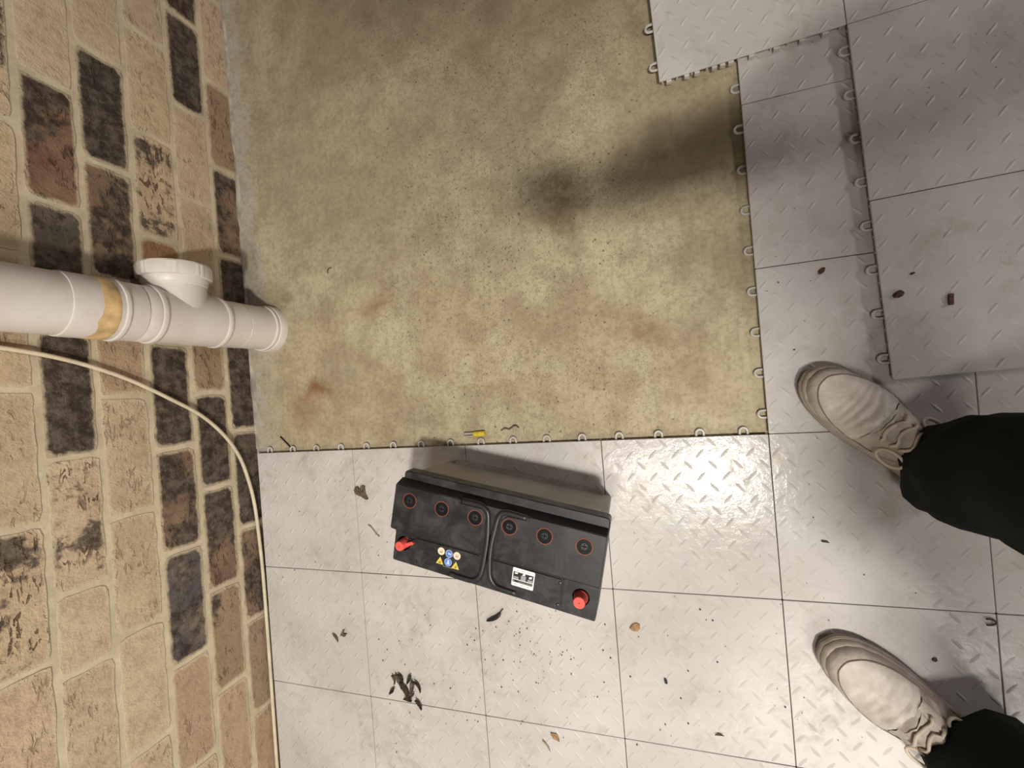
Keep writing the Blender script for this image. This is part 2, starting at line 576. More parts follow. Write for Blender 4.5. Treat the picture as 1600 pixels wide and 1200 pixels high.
def empty(name, loc=(0, 0, 0), rz=0.0, parent=None):
    o = bpy.data.objects.new(name, None)
    o.empty_display_size = 0.05
    COL.objects.link(o)
    o.location = loc
    o.rotation_euler = (0, 0, rz)
    if parent is not None:
        o.parent = parent
    return o


def tag(o, label, cat, group=None):
    o['label'] = label
    o['category'] = cat
    if group:
        o['group'] = group
    return o


def lerp_table(tab, x):
    for (x0, y0), (x1, y1) in zip(tab, tab[1:]):
        if x <= x1:
            t = (x - x0) / (x1 - x0)
            t = max(0.0, min(1.0, t))
            return y0 + (y1 - y0) * t
    return tab[-1][1]


# ---------------------------------------------------------------- the setting: concrete floor, brick wall
FZ = -0.0127                       # the slab lies one tile thickness below the tiles' top

fl = MB()
fl.box(-0.10, 2.7, -1.6, 2.1, FZ - 0.10, FZ)
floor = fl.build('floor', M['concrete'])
floor['kind'] = 'structure'

WX = -0.0125                       # plane of the brick faces


def wall_x(y):
    return WX - 0.0075 * max(0.0, y) / 1.25


wl = MB()
wl.rings([[(wall_x(-1.5) - 0.0019, -1.5, FZ - 0.02), (wall_x(-1.5) - 0.0019, -1.5, 1.0), (-0.13, -1.5, 1.0), (-0.13, -1.5, FZ - 0.02)],
          [(wall_x(0) - 0.0019, 0, FZ - 0.02), (wall_x(0) - 0.0019, 0, 1.0), (-0.13, 0, 1.0), (-0.13, 0, FZ - 0.02)],
          [(wall_x(2.0) - 0.0019, 2.0, FZ - 0.02), (wall_x(2.0) - 0.0019, 2.0, 1.0), (-0.13, 2.0, 1.0), (-0.13, 2.0, FZ - 0.02)]])
wall = wl.build('wall_left', M['mortar'])
wall['kind'] = 'structure'

# bed joints: (bottom, top) of each course
COURSES = [(FZ - 0.006, 0.057), (0.068, 0.1465), (0.158, 0.2405), (0.252, 0.333), (0.344, 0.422), (0.434, 0.513)]
while COURSES[-1][1] < 0.93:
    z = COURSES[-1][1] + 0.0115
    COURSES.append((z, z + 0.079))
PERP = {0: [0.985, 0.757, 0.525, 0.295, 0.065, -0.187, -0.428, -0.666, -0.905],
        1: [1.103, 0.868, 0.642, 0.405, 0.167, -0.065, -0.308, -0.550, -0.790],
        2: [0.990, 0.754, 0.521, 0.283, 0.045, -0.184, -0.432, -0.670],
        3: [1.115, 0.880, 0.645, 0.405, 0.166, -0.077, -0.311, -0.555, -0.795],
        4: [1.005, 0.770, 0.533, 0.295, 0.055, -0.189, -0.335, -0.574],
        5: [1.14, 0.90, 0.66, 0.425, 0.185, -0.052, -0.2965, -0.535, -0.775]}
# brick kinds: colour, pock amount, stain level
KIND = {
    'T': ((0.575, 0.452, 0.305), 0.35, 0.10),      # plain tan
    'S': ((0.62, 0.495, 0.345), 0.05, 0.00),       # smooth tan, washed over
    'K': ((0.575, 0.45, 0.30), 1.00, 0.50),        # tan, heavily pocked
    'P': ((0.48, 0.34, 0.235), 0.35, 0.12),       # pinkish tan
    'N': ((0.32, 0.235, 0.155), 0.60, 0.28),       # brownish tan
    'R': ((0.20, 0.105, 0.075), 0.80, 0.48),      # red-brown
    'B': ((0.155, 0.10, 0.068), 0.80, 0.62),      # brown mottled dark
    'D': ((0.060, 0.049, 0.040), 0.40, 0.90),     # charcoal
    'C': ((0.085, 0.075, 0.063), 0.30, 0.72),     # grey charcoal
    'G': ((0.085, 0.082, 0.085), 0.35, 0.55),     # blue grey
    'O': ((0.27, 0.13, 0.045), 0.20, 0.10),       # orange brown
}
LOOK = {0: 'TNBDDCBNPPP', 1: 'BDTTNDBNPT', 2: 'TTKOCBGPT', 3: 'TSDBPTTSTT', 4: 'TSRCDKSTT', 5: 'TTKTTTKTTKT'}


def make_brick(y0, y1, z0, z1, kind, seed):
    c, pk, st = KIND[kind]
    rnd = random.Random(seed)
    nx, nz = max(4, int((y1 - y0) / 0.016)), 6
    mb = MB()
    stain, rim = [], []
    yc, zc = (y0 + y1) / 2, (z0 + z1) / 2
    o3 = Vector((seed * 1.37, seed * 0.71, 3.1))
    grad = rnd.uniform(-1, 1)
    gz = rnd.uniform(-0.5, 0.5)
    if kind == 'K':
        grad = gz = 0.0
    rough = {'S': 0.0008, 'T': 0.0012}.get(kind, 0.0018)

    def pt(i, k, depth):
        u, w = i / nx, k / nz
        y = y0 + (y1 - y0) * u
        z = z0 + (z1 - z0) * w
        q = Vector((y * 22, z * 22, 0)) + o3
        # ragged outline: rim vertices wander in and out
        eu, ew = min(u, 1 - u) * (y1 - y0), min(w, 1 - w) * (z1 - z0)
        if i in (0, nx):
            y += noise.noise(q * 1.3) * 0.0035 + (0.0006 if i == 0 else -0.0006)
        if k in (0, nz):
            z += noise.noise(q * 1.7 + Vector((9, 0, 0))) * 0.0030
        if i in (0, nx) and k in (0, nz):
            y += (0.005 if i == 0 else -0.005) * rnd.random()
            z += (0.005 if k == 0 else -0.005) * rnd.random()
        e = min(eu, ew)
        d = noise.noise(q * 1.1) * rough + noise.noise(q * 3.1) * rough * 0.6
        if e < 1e-6:
            d = -0.0003 - 0.0019 * max(0.0, noise.noise(q * 0.8))
        x = wall_x(y) + max(d, -0.0012) - depth
        return (x, y - yc, z - zc), u, w, e

    for i in range(nx + 1):
        for k in range(nz + 1):
            p, u, w, e = pt(i, k, 0)
            mb.v.append((p[0], p[1], p[2]))
            n1 = noise.noise(Vector((p[1] * 16, p[2] * 16, seed * 2.3)))
            stain.append(max(0, min(1, st + grad * (u - 0.5) * (0.7 if st > 0.2 else 0.1) + gz * (w - 0.5) * (0.4 if st > 0.2 else 0) + n1 * (0.25 if st > 0.05 else 0.05))))
            rim.append(max(0.0, 1 - e / 0.012))
    for i in range(nx):
        for k in range(nz):
            a = i * (nz + 1) + k
            mb.face([a, a + nz + 1, a + nz + 2, a + 1])
    # skirt back into the wall
    loop = [i * (nz + 1) for i in range(nx + 1)] + [nx * (nz + 1) + k for k in range(1, nz + 1)] + \
           [i * (nz + 1) + nz for i in range(nx - 1, -1, -1)] + [k for k in range(nz - 1, 0, -1)]
    b = len(mb.v)
    for j in loop:
        x, y, z = mb.v[j]
        mb.v.append((x - 0.006, y, z))
        stain.append(stain[j])
        rim.append(1.0)
    L = len(loop)
    for j in range(L):
        mb.face([loop[j], b + j, b + (j + 1) % L, loop[(j + 1) % L]])
    o = mb.build('brick', M['brick'], wall, smooth=True, angle=30)
    o.location = (0, yc, zc)
    me = o.data
    for nm, arr in (('stain', stain), ('rim', rim)):
        at = me.attributes.new(nm, 'FLOAT', 'POINT')
        at.data.foreach_set('value', arr)
    v = rnd.uniform(0.93, 1.07)
    o.color = (c[0] * v, c[1] * v * rnd.uniform(0.97, 1.02), c[2] * v * rnd.uniform(0.95, 1.04), pk)
    return o


sd = 0
for ci, (z0, z1) in enumerate(COURSES):
    if ci in PERP:
        ys = list(PERP[ci])
    else:
        ys = [1.0 + (0.119 if ci % 2 else 0) - 0.239 * i for i in range(9)]
    kinds = LOOK.get(ci)
    top = ys[0]
    row = []
    for a, b in zip(ys, ys[1:]):
        row.append((b, a))
    spans = [(ys[0] + 0.239 * i, ys[0] + 0.239 * (i + 1)) for i in reversed(range(3))] + row + \
            [(ys[-1] - 0.239 * (i + 1), ys[-1] - 0.239 * i) for i in range(2)]
    for si, (b, a) in enumerate(spans):
        sd += 1
        if a < -1.3:
            continue
        if kinds:
            q = si - 2                     # index 0 is the brick just above the topmost listed joint
            kd = kinds[max(0, min(len(kinds) - 1, q))]
        else:
            kd = random.choice('TTTSKPNDRT')
        make_brick(b + 0.0048, min(a, 1.98) - 0.0048, z0, z1, kd, sd)

# crumbly lime fillet where the wall meets the bare slab
fb = MB()
ss, rr = [], []
for i in range(70):
    y = 0.01 + i * 0.0265
    w = 0.010 + 0.013 * (0.5 + noise.noise(Vector((y * 9, 0, 4)))) + 0.006 * noise.noise(Vector((y * 40, 2, 0)))
    h = 0.0012 + 0.003 * (0.5 + noise.noise(Vector((y * 7, 5, 1)))) + 0.0015 * noise.noise(Vector((y * 45, 0, 8)))
    x0 = wall_x(y) - 0.004
    rr.append([(x0, y, FZ - 0.002), (x0, y, FZ + h + 0.003), (x0 + w * 0.45, y, FZ + h * 0.6), (x0 + w, y, FZ - 0.002)])
fb.rings(rr)
fb.build('mortar_fillet', M['bloom'], floor, smooth=True)

# ---------------------------------------------------------------- interlocking plastic tiles
T = 0.3050
TH = 0.0127


def tile_mesh():
    mb = MB()
    h = T / 2 - 0.0007
    poly = rounded([(-h, -h), (h, -h), (h, h), (-h, h)], 0.0012, 1)
    mb.prism(poly, -0.0034, 0, 0.0007)
    q = h - 0.0075
    mb.box(-q, q, -q, q, -TH + 0.0004, -0.0034)
    for i in range(12):                       # stub legs along the rim
        p = -h + 0.006 + i * (2 * h - 0.012) / 11
        for a, b in ((p, -h + 0.003), (p, h - 0.003), (-h + 0.003, p), (h - 0.003, p)):
            mb.box(a - 0.0016, a + 0.0016, b - 0.0016, b + 0.0016, -TH + 0.0004, -0.0034)
    n = 7
    c = T / n
    for i in range(n):
        for j in range(n):
            for s, ox, oy in ((1, 0.25, 0.25), (-1, 0.75, 0.75)):
                x, y = -T / 2 + (i + ox) * c, -T / 2 + (j + oy) * c
                a = math.radians(48) * s
                dx, dy = math.cos(a), math.sin(a)
                L, W, H = 0.0125, 0.0030, 0.0011
                b = len(mb.v)
                for (p, q, z) in ((-L, 0, 0), (-L * 0.45, -W, 0), (L * 0.45, -W, 0), (L, 0, 0), (L * 0.45, W, 0), (-L * 0.45, W, 0),
                                  (-L * 0.5, 0, H), (L * 0.5, 0, H)):
                    mb.v.append((x + p * dx - q * dy, y + p * dy + q * dx, z))
                for f in ((0, 1, 6), (1, 2, 7, 6), (2, 3, 7), (3, 4, 7), (4, 5, 6, 7), (5, 0, 6)):
                    mb.face([b + k for k in f])
    o = mb.build('tile', M['tile'], smooth=True, angle=35)
    me = o.data
    bpy.data.objects.remove(o)
    return me


def loop_mesh():
    """U-shaped connector lying flat, legs towards -Y"""
    mb = MB()
    pts = [(0.0068, -0.008, 0)]
    for k in range(11):
        a = math.pi * k / 10
        pts.append((0.0068 * math.cos(a), 0.0055 + 0.0072 * math.sin(a), 0))
    pts.append((-0.0068, -0.008, 0))
    mb.tube(pts, 0.0026, 6)
    o = mb.build('connector_loop', M['tile'], smooth=True)
    me = o.data
    bpy.data.objects.remove(o)
    return me


def peg_mesh():
    mb = MB()
    mb.box(-0.0045, 0.0045, -0.0035, 0.001, -0.0115, -0.0035)
    o = mb.build('locking_peg', M['tile'])
    me = o.data
    bpy.data.objects.remove(o)
    return me


TILE, LOOP, PEG = tile_mesh(), loop_mesh(), peg_mesh()
OFFS = [0.0365, 0.1128, 0.1891, 0.2654]


def put(name, me, parent, loc, rot=(0, 0, 0)):
    o = bpy.data.objects.new(name, me)
    COL.objects.link(o)
    o.parent = parent
    o.location = loc
    o.rotation_euler = rot
    return o


TILT = {}


def add_tile(mat_, x0, y1, loops='', pegs=False, z=0.0, tilt=None):
    """tile whose top left corner (in the mat's frame) is x0, y1"""
    r = random.Random(int(x0 * 1000) * 77 + int(y1 * 1000))
    tl = tilt or (r.uniform(-1, 1) * 0.0022, r.uniform(-1, 1) * 0.0022)
    t = put('tile', TILE, mat_, (x0 + T / 2, y1 - T / 2, z), (tl[0], tl[1], 0))
    zz = -0.0088
    for d in OFFS:
        if 'u' in loops:
            put('connector_loop', LOOP, t, (-T / 2 + d, T / 2, zz), (0, 0, 0))
        if 'l' in loops:
            put('connector_loop', LOOP, t, (-T / 2, T / 2 - (T - d), zz), (0, 0, math.pi / 2))
    if pegs:
        for q in (0.018, 0.05, 0.068, 0.098, 0.112, 0.126, 0.16, 0.20, 0.24, 0.275):
            put('locking_peg', PEG, t, (-T / 2 + q, -T / 2, 0))
    return t


mat1 = empty('tile_mat', (0, 0, 0))
tag(mat1, 'large off-white interlocking tile mat under the battery, reaching to the brick wall', 'floor mat')
for j in range(0, 4):
    for i in range(0, 7):
        add_tile(mat1, i * T, -j * T, 'u' if (j == 0 and i < 4) else '',
                 tilt=(0.0016, 0.0030) if (i, j) == (3, 0) else None)
for j in range(-3, 0):
    for i in range(4, 7):
        add_tile(mat1, i * T, -j * T, 'l' if i == 4 else '')

mat2 = empty('tile_mat', (1.386, 0.694, 0.0152), math.radians(2.0))
tag(mat2, 'smaller off-white tile mat lying skewed on top of the other, upper right', 'floor mat')
for i in range(0, 3):
    for j in range(0, 2):
        add_tile(mat2, i * T, -j * T, 'l' if i == 0 else '')
for i in range(-1, 3):
    for j in (-1, -2):
        add_tile(mat2, i * T, -j * T, 'l' if i == -1 else '', pegs=(i == -1 and j == -1), tilt=(0, 0))

# ---------------------------------------------------------------- drain pipe
PX, PY = 0.0615, 0.328
pipe = empty('drain_pipe', (PX, PY, FZ))
tag(pipe, 'white plastic drain pipe standing against the brick wall, with a capped side opening', 'pipe')


def pz(z):
    return z - FZ


mb = MB()
mb.lathe([(0.055, pz(0.430)), (0.055, pz(1.02))], n=48)
mb.build('upper_pipe', M['pvc'], pipe, True, 40)
mb = MB()
mb.lathe([(0.055, pz(0.352)), (0.0565, pz(0.354)), (0.0572, pz(0.358)), (0.0572, pz(0.430)), (0.0566, pz(0.4335)), (0.055, pz(0.434))], n=48, cap0=False, cap1=False)
mb.build('pipe_coupling', M['pvc'], pipe, True, 40)
mb = MB()
rr = []
for z in (0.3635, 0.366, 0.373, 0.381, 0.388, 0.393):
    ring = []
    for j in range(48):
        a = 2 * math.pi * j / 48
        zz = z
        if z > 0.38:
            zz += 0.006 * noise.noise(Vector((math.cos(a) * 3, math.sin(a) * 3, z * 5))) - 0.004 * (z - 0.38) / 0.013 * math.sin(a)
        r = 0.0575 + (0.0008 if 0.365 < z < 0.392 else -0.0006) + 0.0004 * noise.noise(Vector((a * 3, z * 200, 1)))
        ring.append((r * math.cos(a), r * math.sin(a), pz(zz)))
    rr.append(ring)
mb.rings(rr, True, False, False)
mb.build('glue_band', M['glue'], pipe, True)['label'] = 'band of dried yellow-brown glue'
mb = MB()
mb.lathe([(0.055, pz(0.292)), (0.0568, pz(0.294)), (0.0568, pz(0.312)), (0.0556, pz(0.3135)), (0.0556, pz(0.3155)), (0.0570, pz(0.317)),
          (0.0570, pz(0.348)), (0.0596, pz(0.3495)), (0.0600, pz(0.3525)), (0.0594, pz(0.3555)), (0.056, pz(0.357))], n=48, cap0=False, cap1=False)
mb.build('pipe_socket', M['pvc'], pipe, True, 40)
mb = MB()
mb.lathe([(0.055, pz(0.140)), (0.0592, pz(0.1415)), (0.0602, pz(0.1455)), (0.0592, pz(0.150)), (0.0574, pz(0.152)), (0.0574, pz(0.280)), (0.0592, pz(0.282)),
          (0.0604, pz(0.2865)), (0.0592, pz(0.291)), (0.055, pz(0.293))], n=48, cap0=False, cap1=False)
mb.build('junction_body', M['pvc'], pipe, True, 40)
BZ = 0.226
mb = MB()
mb.lathe([(0.0555, 0.0), (0.0555, 0.066), (0.0575, 0.0675), (0.0575, 0.071), (0.0600, 0.074), (0.0600, 0.083)], (0, 0, pz(BZ)), 'Y', 48)
mb.build('cleanout_branch', M['pvc'], pipe, True, 40)
mb = MB()
rr = []
for r, h in ((0.0620, 0.082), (0.0655, 0.084), (0.0665, 0.088), (0.0665, 0.108), (0.0650, 0.1115), (0.0600, 0.1125)):
    ring = []
    for j in range(120):
        a = 2 * math.pi * j / 120
        rb = r + (0.0012 if (j % 15) in (0, 1, 3, 4) and 0.083 < h < 0.111 else 0)
        ring.append((rb * math.sin(a), h, pz(BZ) + rb * math.cos(a)))
    rr.append(ring)
mb.rings(rr)
cap = mb.build('cleanout_cap', M['pvc'], pipe, True, 30)
mb = MB()
mb.lathe([(0.0552, pz(FZ)), (0.0552, pz(0.088)), (0.0545, pz(0.0885)), (0.0545, pz(0.0900)), (0.0556, pz(0.0905)), (0.0556, pz(0.142))], n=48, cap0=False, cap1=False)
mb.build('lower_pipe', M['pvc'], pipe, True, 40)
mb = MB()
mb.lathe([(0.0615, pz(FZ)), (0.0615, pz(0.002)), (0.0600, pz(0.0065)), (0.0583, pz(0.0075)), (0.0583, pz(0.0125)), (0.0590, pz(0.0140)), (0.0585, pz(0.0165)), (0.0548, pz(0.0175))], n=48, cap0=False, cap1=False)
mb.build('floor_collar', M['pvc'], pipe, True, 40)

# ---------------------------------------------------------------- cable
cpts = [(-0.0065, 0.27, 0.98), (-0.0065, 0.268, 0.70), (-0.006, 0.263, 0.55), (-0.0055, 0.256, 0.474), (-0.005, 0.244, 0.409), (-0.005, 0.224, 0.343), (-0.005, 0.196, 0.278),
        (-0.005, 0.154, 0.204), (-0.005, 0.113, 0.140), (-0.005, 0.060, 0.087), (-0.005, 0.002, 0.050), (-0.0055, -0.063, 0.028),
        (-0.0055, -0.137, 0.014), (-0.0055, -0.242, 0.007), (-0.0045, -0.328, 0.005), (-0.0035, -0.498, 0.005), (-0.004, -0.669, 0.005),
        (-0.0055, -0.839, 0.004), (-0.006, -1.25, 0.003)]
mb = MB()
mb.tube(catmull(cpts, 6), 0.0043, 10)
tag(mb.build('cable', M['cable'], None, True), 'cream cable curving down the brick wall into the gap beside the tiles', 'cable')

# ---------------------------------------------------------------- car battery
bat = empty('car_battery', (0.730, -0.152, 0.0012), math.radians(-12.4))
tag(bat, 'black-topped grey car battery with red terminal caps, standing on the tiles', 'battery')

mb = MB()
ov = 0.0045


def rect(u0, u1, v0, v1, r=0.006):
    return rounded([(u0, v0), (u1, v0), (u1, v1), (u0, v1)], r, 3)


c0 = rect(-0.185, 0.185, -0.074, 0.080)
c1 = rect(-0.190, 0.1925, -0.0775, 0.0855)
mb.rings([[(x, y, 0) for x, y in c0], [(x, y, 0.147) for x, y in c1]])
mb.build('case', M['case'], bat, True, 40)
mb = MB()
for v0, v1 in ((0.078, 0.0875), (-0.0815, -0.072)):
    mb.rings([[(-0.163, v0, 0.0), (0.168, v0, 0.0), (0.168, v1, 0.0), (-0.163, v1, 0.0)],
              [(-0.163, v0, 0.011), (0.168, v0, 0.011), (0.168, v1, 0.009), (-0.163, v1, 0.009)]])
    for q in range(-14, 15):
        mb.box(q * 0.0115 - 0.001, q * 0.0115 + 0.001, v0, v1 + 0.0004, 0.0, 0.0085) if v0 > 0 else None
mb.build('hold_down_ledge', M['case'], bat)

flange = rounded([(-0.1885, -0.0765), (0.197, -0.0800), (0.1978, 0.0885), (-0.1960, 0.0918)], 0.008, 3)
mb = MB()
mb.prism(flange, 0.144, 0.1695, 0.0015)
mb.build('lid_flange', M['lid'], bat, True, 30)


def plate_with_holes(poly, holes, z0, z1):
    """solid plate with round wells sunk from the top: each hole is (x, y, r, depth)"""
    bm = bmesh.new()
    topv = [bm.verts.new((x, y, z1)) for x, y in poly]
    botv = [bm.verts.new((x, y + (0.0078 if y > 0.06 else 0), z0)) for x, y in poly]
    edges = []
    n = len(poly)
    for i in range(n):
        edges.append(bm.edges.new((topv[i], topv[(i + 1) % n])))
        fc = bm.faces.new((botv[i], botv[(i + 1) % n], topv[(i + 1) % n], topv[i]))
        fc.material_index = 1 if poly[i][1] > 0.06 and poly[(i + 1) % n][1] > 0.06 else 0  # rear wall takes the blacker material: its shade is put into the colour
    for x, y, r, d in holes:
        tv, bv = [], []
        for k in range(24):
            a = 2 * math.pi * k / 24
            tv.append(bm.verts.new((x + r * math.cos(a), y + r * math.sin(a), z1)))
            bv.append(bm.verts.new((x + r * math.cos(a), y + r * math.sin(a), z1 - d)))
        for k in range(24):
            edges.append(bm.edges.new((tv[k], tv[(k + 1) % 24])))
            bm.faces.new((tv[k], tv[(k + 1) % 24], bv[(k + 1) % 24], bv[k]))
        bm.faces.new(bv)
    bmesh.ops.triangle_fill(bm, edges=edges, use_beauty=True, use_dissolve=False)
    bm.faces.new(list(reversed(botv)))
    bmesh.ops.recalc_face_normals(bm, faces=bm.faces)
    return bm


upper = rounded([(-0.1888, -0.0762), (0.1970, -0.0797), (0.1978, 0.0645), (-0.2001, 0.0700), (-0.2017, -0.0176), (-0.1888, -0.0186)], 0.0035, 3)
P1, P2 = (-0.1690, -0.0400), (0.1690, -0.0462)
bm = plate_with_holes(upper, [(P1[0], P1[1], 0.0135, 0.014), (P2[0], P2[1], 0.0145, 0.014)], 0.1690, 0.1882)
me = bpy.data.meshes.new('lid')
bm.to_mesh(me)
bm.free()
me.materials.append(M['lid'])
me.materials.append(M['lid_dark'])
o = bpy.data.objects.new('lid', me)
COL.objects.link(o)
o.parent = bat
Z1, Z2 = 0.1880, 0.1902
panels = {
    'rear left': rounded([(-0.1992, -0.0170), (-0.186, -0.0180), (-0.0150, -0.0205), (-0.0135, 0.0500), (-0.0215, 0.0602), (-0.066, 0.0612), (-0.068, 0.0675), (-0.1985, 0.0690)], 0.003, 2),
    'rear right': rounded([(0.0095, -0.0212), (0.1965, -0.0217), (0.1970, 0.0640), (0.066, 0.0660), (0.063, 0.0590), (0.0255, 0.0580), (0.0150, 0.0480)], 0.003, 2),
    'front left': rounded([(-0.1465, -0.0235), (-0.0160, -0.0232), (-0.0165, -0.0480), (-0.0230, -0.0665), (-0.150, -0.0650)], 0.004, 2)[::-1],
    'front right': rounded([(0.0095, -0.0245), (0.1355, -0.0252), (0.1355, -0.0690), (0.0300, -0.0655), (0.0120, -0.0520)], 0.004, 2)[::-1],
    'corner': rounded([(0.1392, -0.0255), (0.1966, -0.0246), (0.1964, -0.0315), (0.1392, -0.0318)], 0.001, 1)[::-1],
}
for nm, poly in panels.items():
    if nm == 'corner':
        continue
    mb = MB()
    mb.prism(poly, Z1, Z2, 0.0007)
    mb.build('lid_panel', M['lid'], bat, True, 25)
# dark joints beside the panels
mb = MB()


def strip(pts, w, z0, z1):
    pts = [Vector((p[0], p[1])) for p in pts]
    L, R = [], []
    for i, p in enumerate(pts):
        t = (pts[min(i + 1, len(pts) - 1)] - pts[max(0, i - 1)]).normalized()
        nrm = Vector((-t.y, t.x)) * w / 2
        L.append(p + nrm)
        R.append(p - nrm)
    poly = [(p.x, p.y) for p in R] + [(p.x, p.y) for p in reversed(L)]
    b = len(mb.v)
    n = len(pts)
    for z in (z0, z1):
        mb.v += [(p.x, p.y, z) for p in R] + [(p.x, p.y, z) for p in L]
    for i in range(n - 1):
        mb.face([b + 2 * n + i, b + 2 * n + i + 1, b + 3 * n + i + 1, b + 3 * n + i])
        mb.face([b + i, b + i + 1, b + 2 * n + i + 1, b + 2 * n + i])
        mb.face([b + n + i + 1, b + n + i, b + 3 * n + i, b + 3 * n + i + 1])


LH = [(-0.0620, 0.0656), (-0.0400, 0.0662), (-0.0262, 0.0656), (-0.0150, 0.0600), (-0.0094, 0.0500), (-0.0058, 0.013), (-0.0062, -0.0171), (-0.0085, -0.0480), (-0.0135, -0.0640), (-0.0234, -0.0712), (-0.0448, -0.0722), (-0.0680, -0.0712)]
RH = [(0.0602, 0.0622), (0.0320, 0.0637), (0.0175, 0.0620), (0.0095, 0.0524), (0.0066, 0.0338), (0.0032, 0.0047), (0.0034, -0.0248), (0.0074, -0.0530), (0.0150, -0.0650), (0.0267, -0.0705), (0.0590, -0.0718)]
for pth in (LH, RH):
    strip(catmull([(p[0], p[1], 0) for p in pth], 4), 0.0118, 0.1880, 0.1886)
strip([(-0.150, -0.0224), (-0.0125, -0.0217)], 0.0022, 0.1880, 0.1886)
strip([(0.0085, -0.0230), (0.1385, -0.0235)], 0.0026, 0.1880, 0.1886)
strip([(0.1376, -0.0235), (0.1382, -0.0715)], 0.0026, 0.1880, 0.1886)
strip([(0.1385, -0.0231), (0.1968, -0.0233)], 0.0012, 0.1880, 0.1886)
mb.build('lid_groove', M['lid_dark'], bat)
for pth in (LH, RH):
    mb = MB()
    mb.tube(catmull([(p[0], p[1], 0.1896) for p in pth], 4), 0.0026, 8, sx=1.55)
    mb.build('carry_handle', M['handle'], bat, True)
for q in ((-0.0672, -0.0635, 0.0610, 0.0690, 0.188, 0.1925), (0.0615, 0.0655, 0.0575, 0.0650, 0.188, 0.1915)):
    mb = MB()
    mb.box(*q)
    mb.build('handle_stop', M['handle'], bat)
for i, (u, v) in enumerate([(-0.1664, 0.0432), (-0.0994, 0.0428), (-0.0330, 0.0420), (0.0319, 0.0412), (0.0953, 0.0404), (0.1631, 0.0394)]):
    mb = MB()
    mb.lathe([(0.0129, Z2 - 0.0005), (0.0129, Z2 + 0.0006), (0.0143, Z2 + 0.0006), (0.0143, Z2 - 0.0005)], (u, v, 0), n=28, cap0=False, cap1=False)
    ring = mb.build('vent_ring', M['ring_red'], bat, True, 40)
    mb = MB()
    mb.lathe([(0.0126, Z2 - 0.001), (0.0126, Z2 + 0.0003), (0.0060, Z2 + 0.0003), (0.0054, Z2 - 0.0006), (0.0020, Z2 - 0.0006)], (u, v, 0), n=28)
    for k in (0, 1):
        if k:
            mb.box(u - 0.0046, u + 0.0046, v - 0.0007, v + 0.0007, Z2 - 0.001, Z2 + 0.0008)
        else:
            mb.box(u - 0.0007, u + 0.0007, v - 0.0046, v + 0.0046, Z2 - 0.001, Z2 + 0.0008)
    mb.build('vent_plug', M['plug'], bat, True, 30)
# terminals
mb = MB()
mb.lathe([(0.0105, 0.1743), (0.0105, 0.1840), (0.0096, 0.1850), (0.0090, 0.2040), (0.0080, 0.2055), (0.0020, 0.2055), (0.0015, 0.2035), (0.0004, 0.2035)], (P1[0], P1[1], 0), n=28)
tc = mb.build('terminal_cap', M['red'], bat, True, 35)
mb = MB()
mb.prism([(P1[0] + 0.007, P1[1] - 0.0020), (P1[0] + 0.022, P1[1] + 0.0045), (P1[0] + 0.0235, P1[1] + 0.0085), (P1[0] + 0.019, P1[1] + 0.0105), (P1[0] + 0.006, P1[1] + 0.0040)], 0.1895, 0.1965, 0.001)
mb.build('cap_tab', M['red'], tc)
mb = MB()
mb.box(P1[0] + 0.008, P1[0] + 0.034, P1[1] + 0.0075, P1[1] + 0.0125, 0.1878, 0.1900)
mb.build('cap_strap', M['lid_dark'], bat)
mb = MB()
mb.lathe([(0.0122, 0.1743), (0.0122, 0.1895), (0.0112, 0.1905), (0.0102, 0.1905), (0.0102, 0.1840)], (P2[0], P2[1], 0), n=28, cap1=False)
mb.build('terminal_sleeve', M['red_dark'], bat, True, 35)
mb = MB()
mb.lathe([(0.0099, 0.1745), (0.0098, 0.2075), (0.0090, 0.2085), (0.0016, 0.2085), (0.0012, 0.2065), (0.0004, 0.2065)], (P2[0], P2[1], 0), n=28)
mb.build('terminal_cap', M['red'], bat, True, 35)
for u, v in ((0.1315, -0.0311), (0.1323, -0.0685), (-0.1371, -0.0660)):
    mb = MB()
    mb.lathe([(0.0024, 0.1880), (0.0022, 0.1912), (0.0012, 0.1917)], (u, v, 0), n=12)
    mb.build('lid_stud', M['plug'], bat, True, 40)
# printed hazard symbols on the front left panel
ZS = Z2 + 0.0002


def disc(name, m, u, v, r, z, parent):
    mb = MB()
    mb.lathe([(r, z - 0.0002), (r, z)], (u, v, 0), n=24)
    return mb.build(name, m, parent)


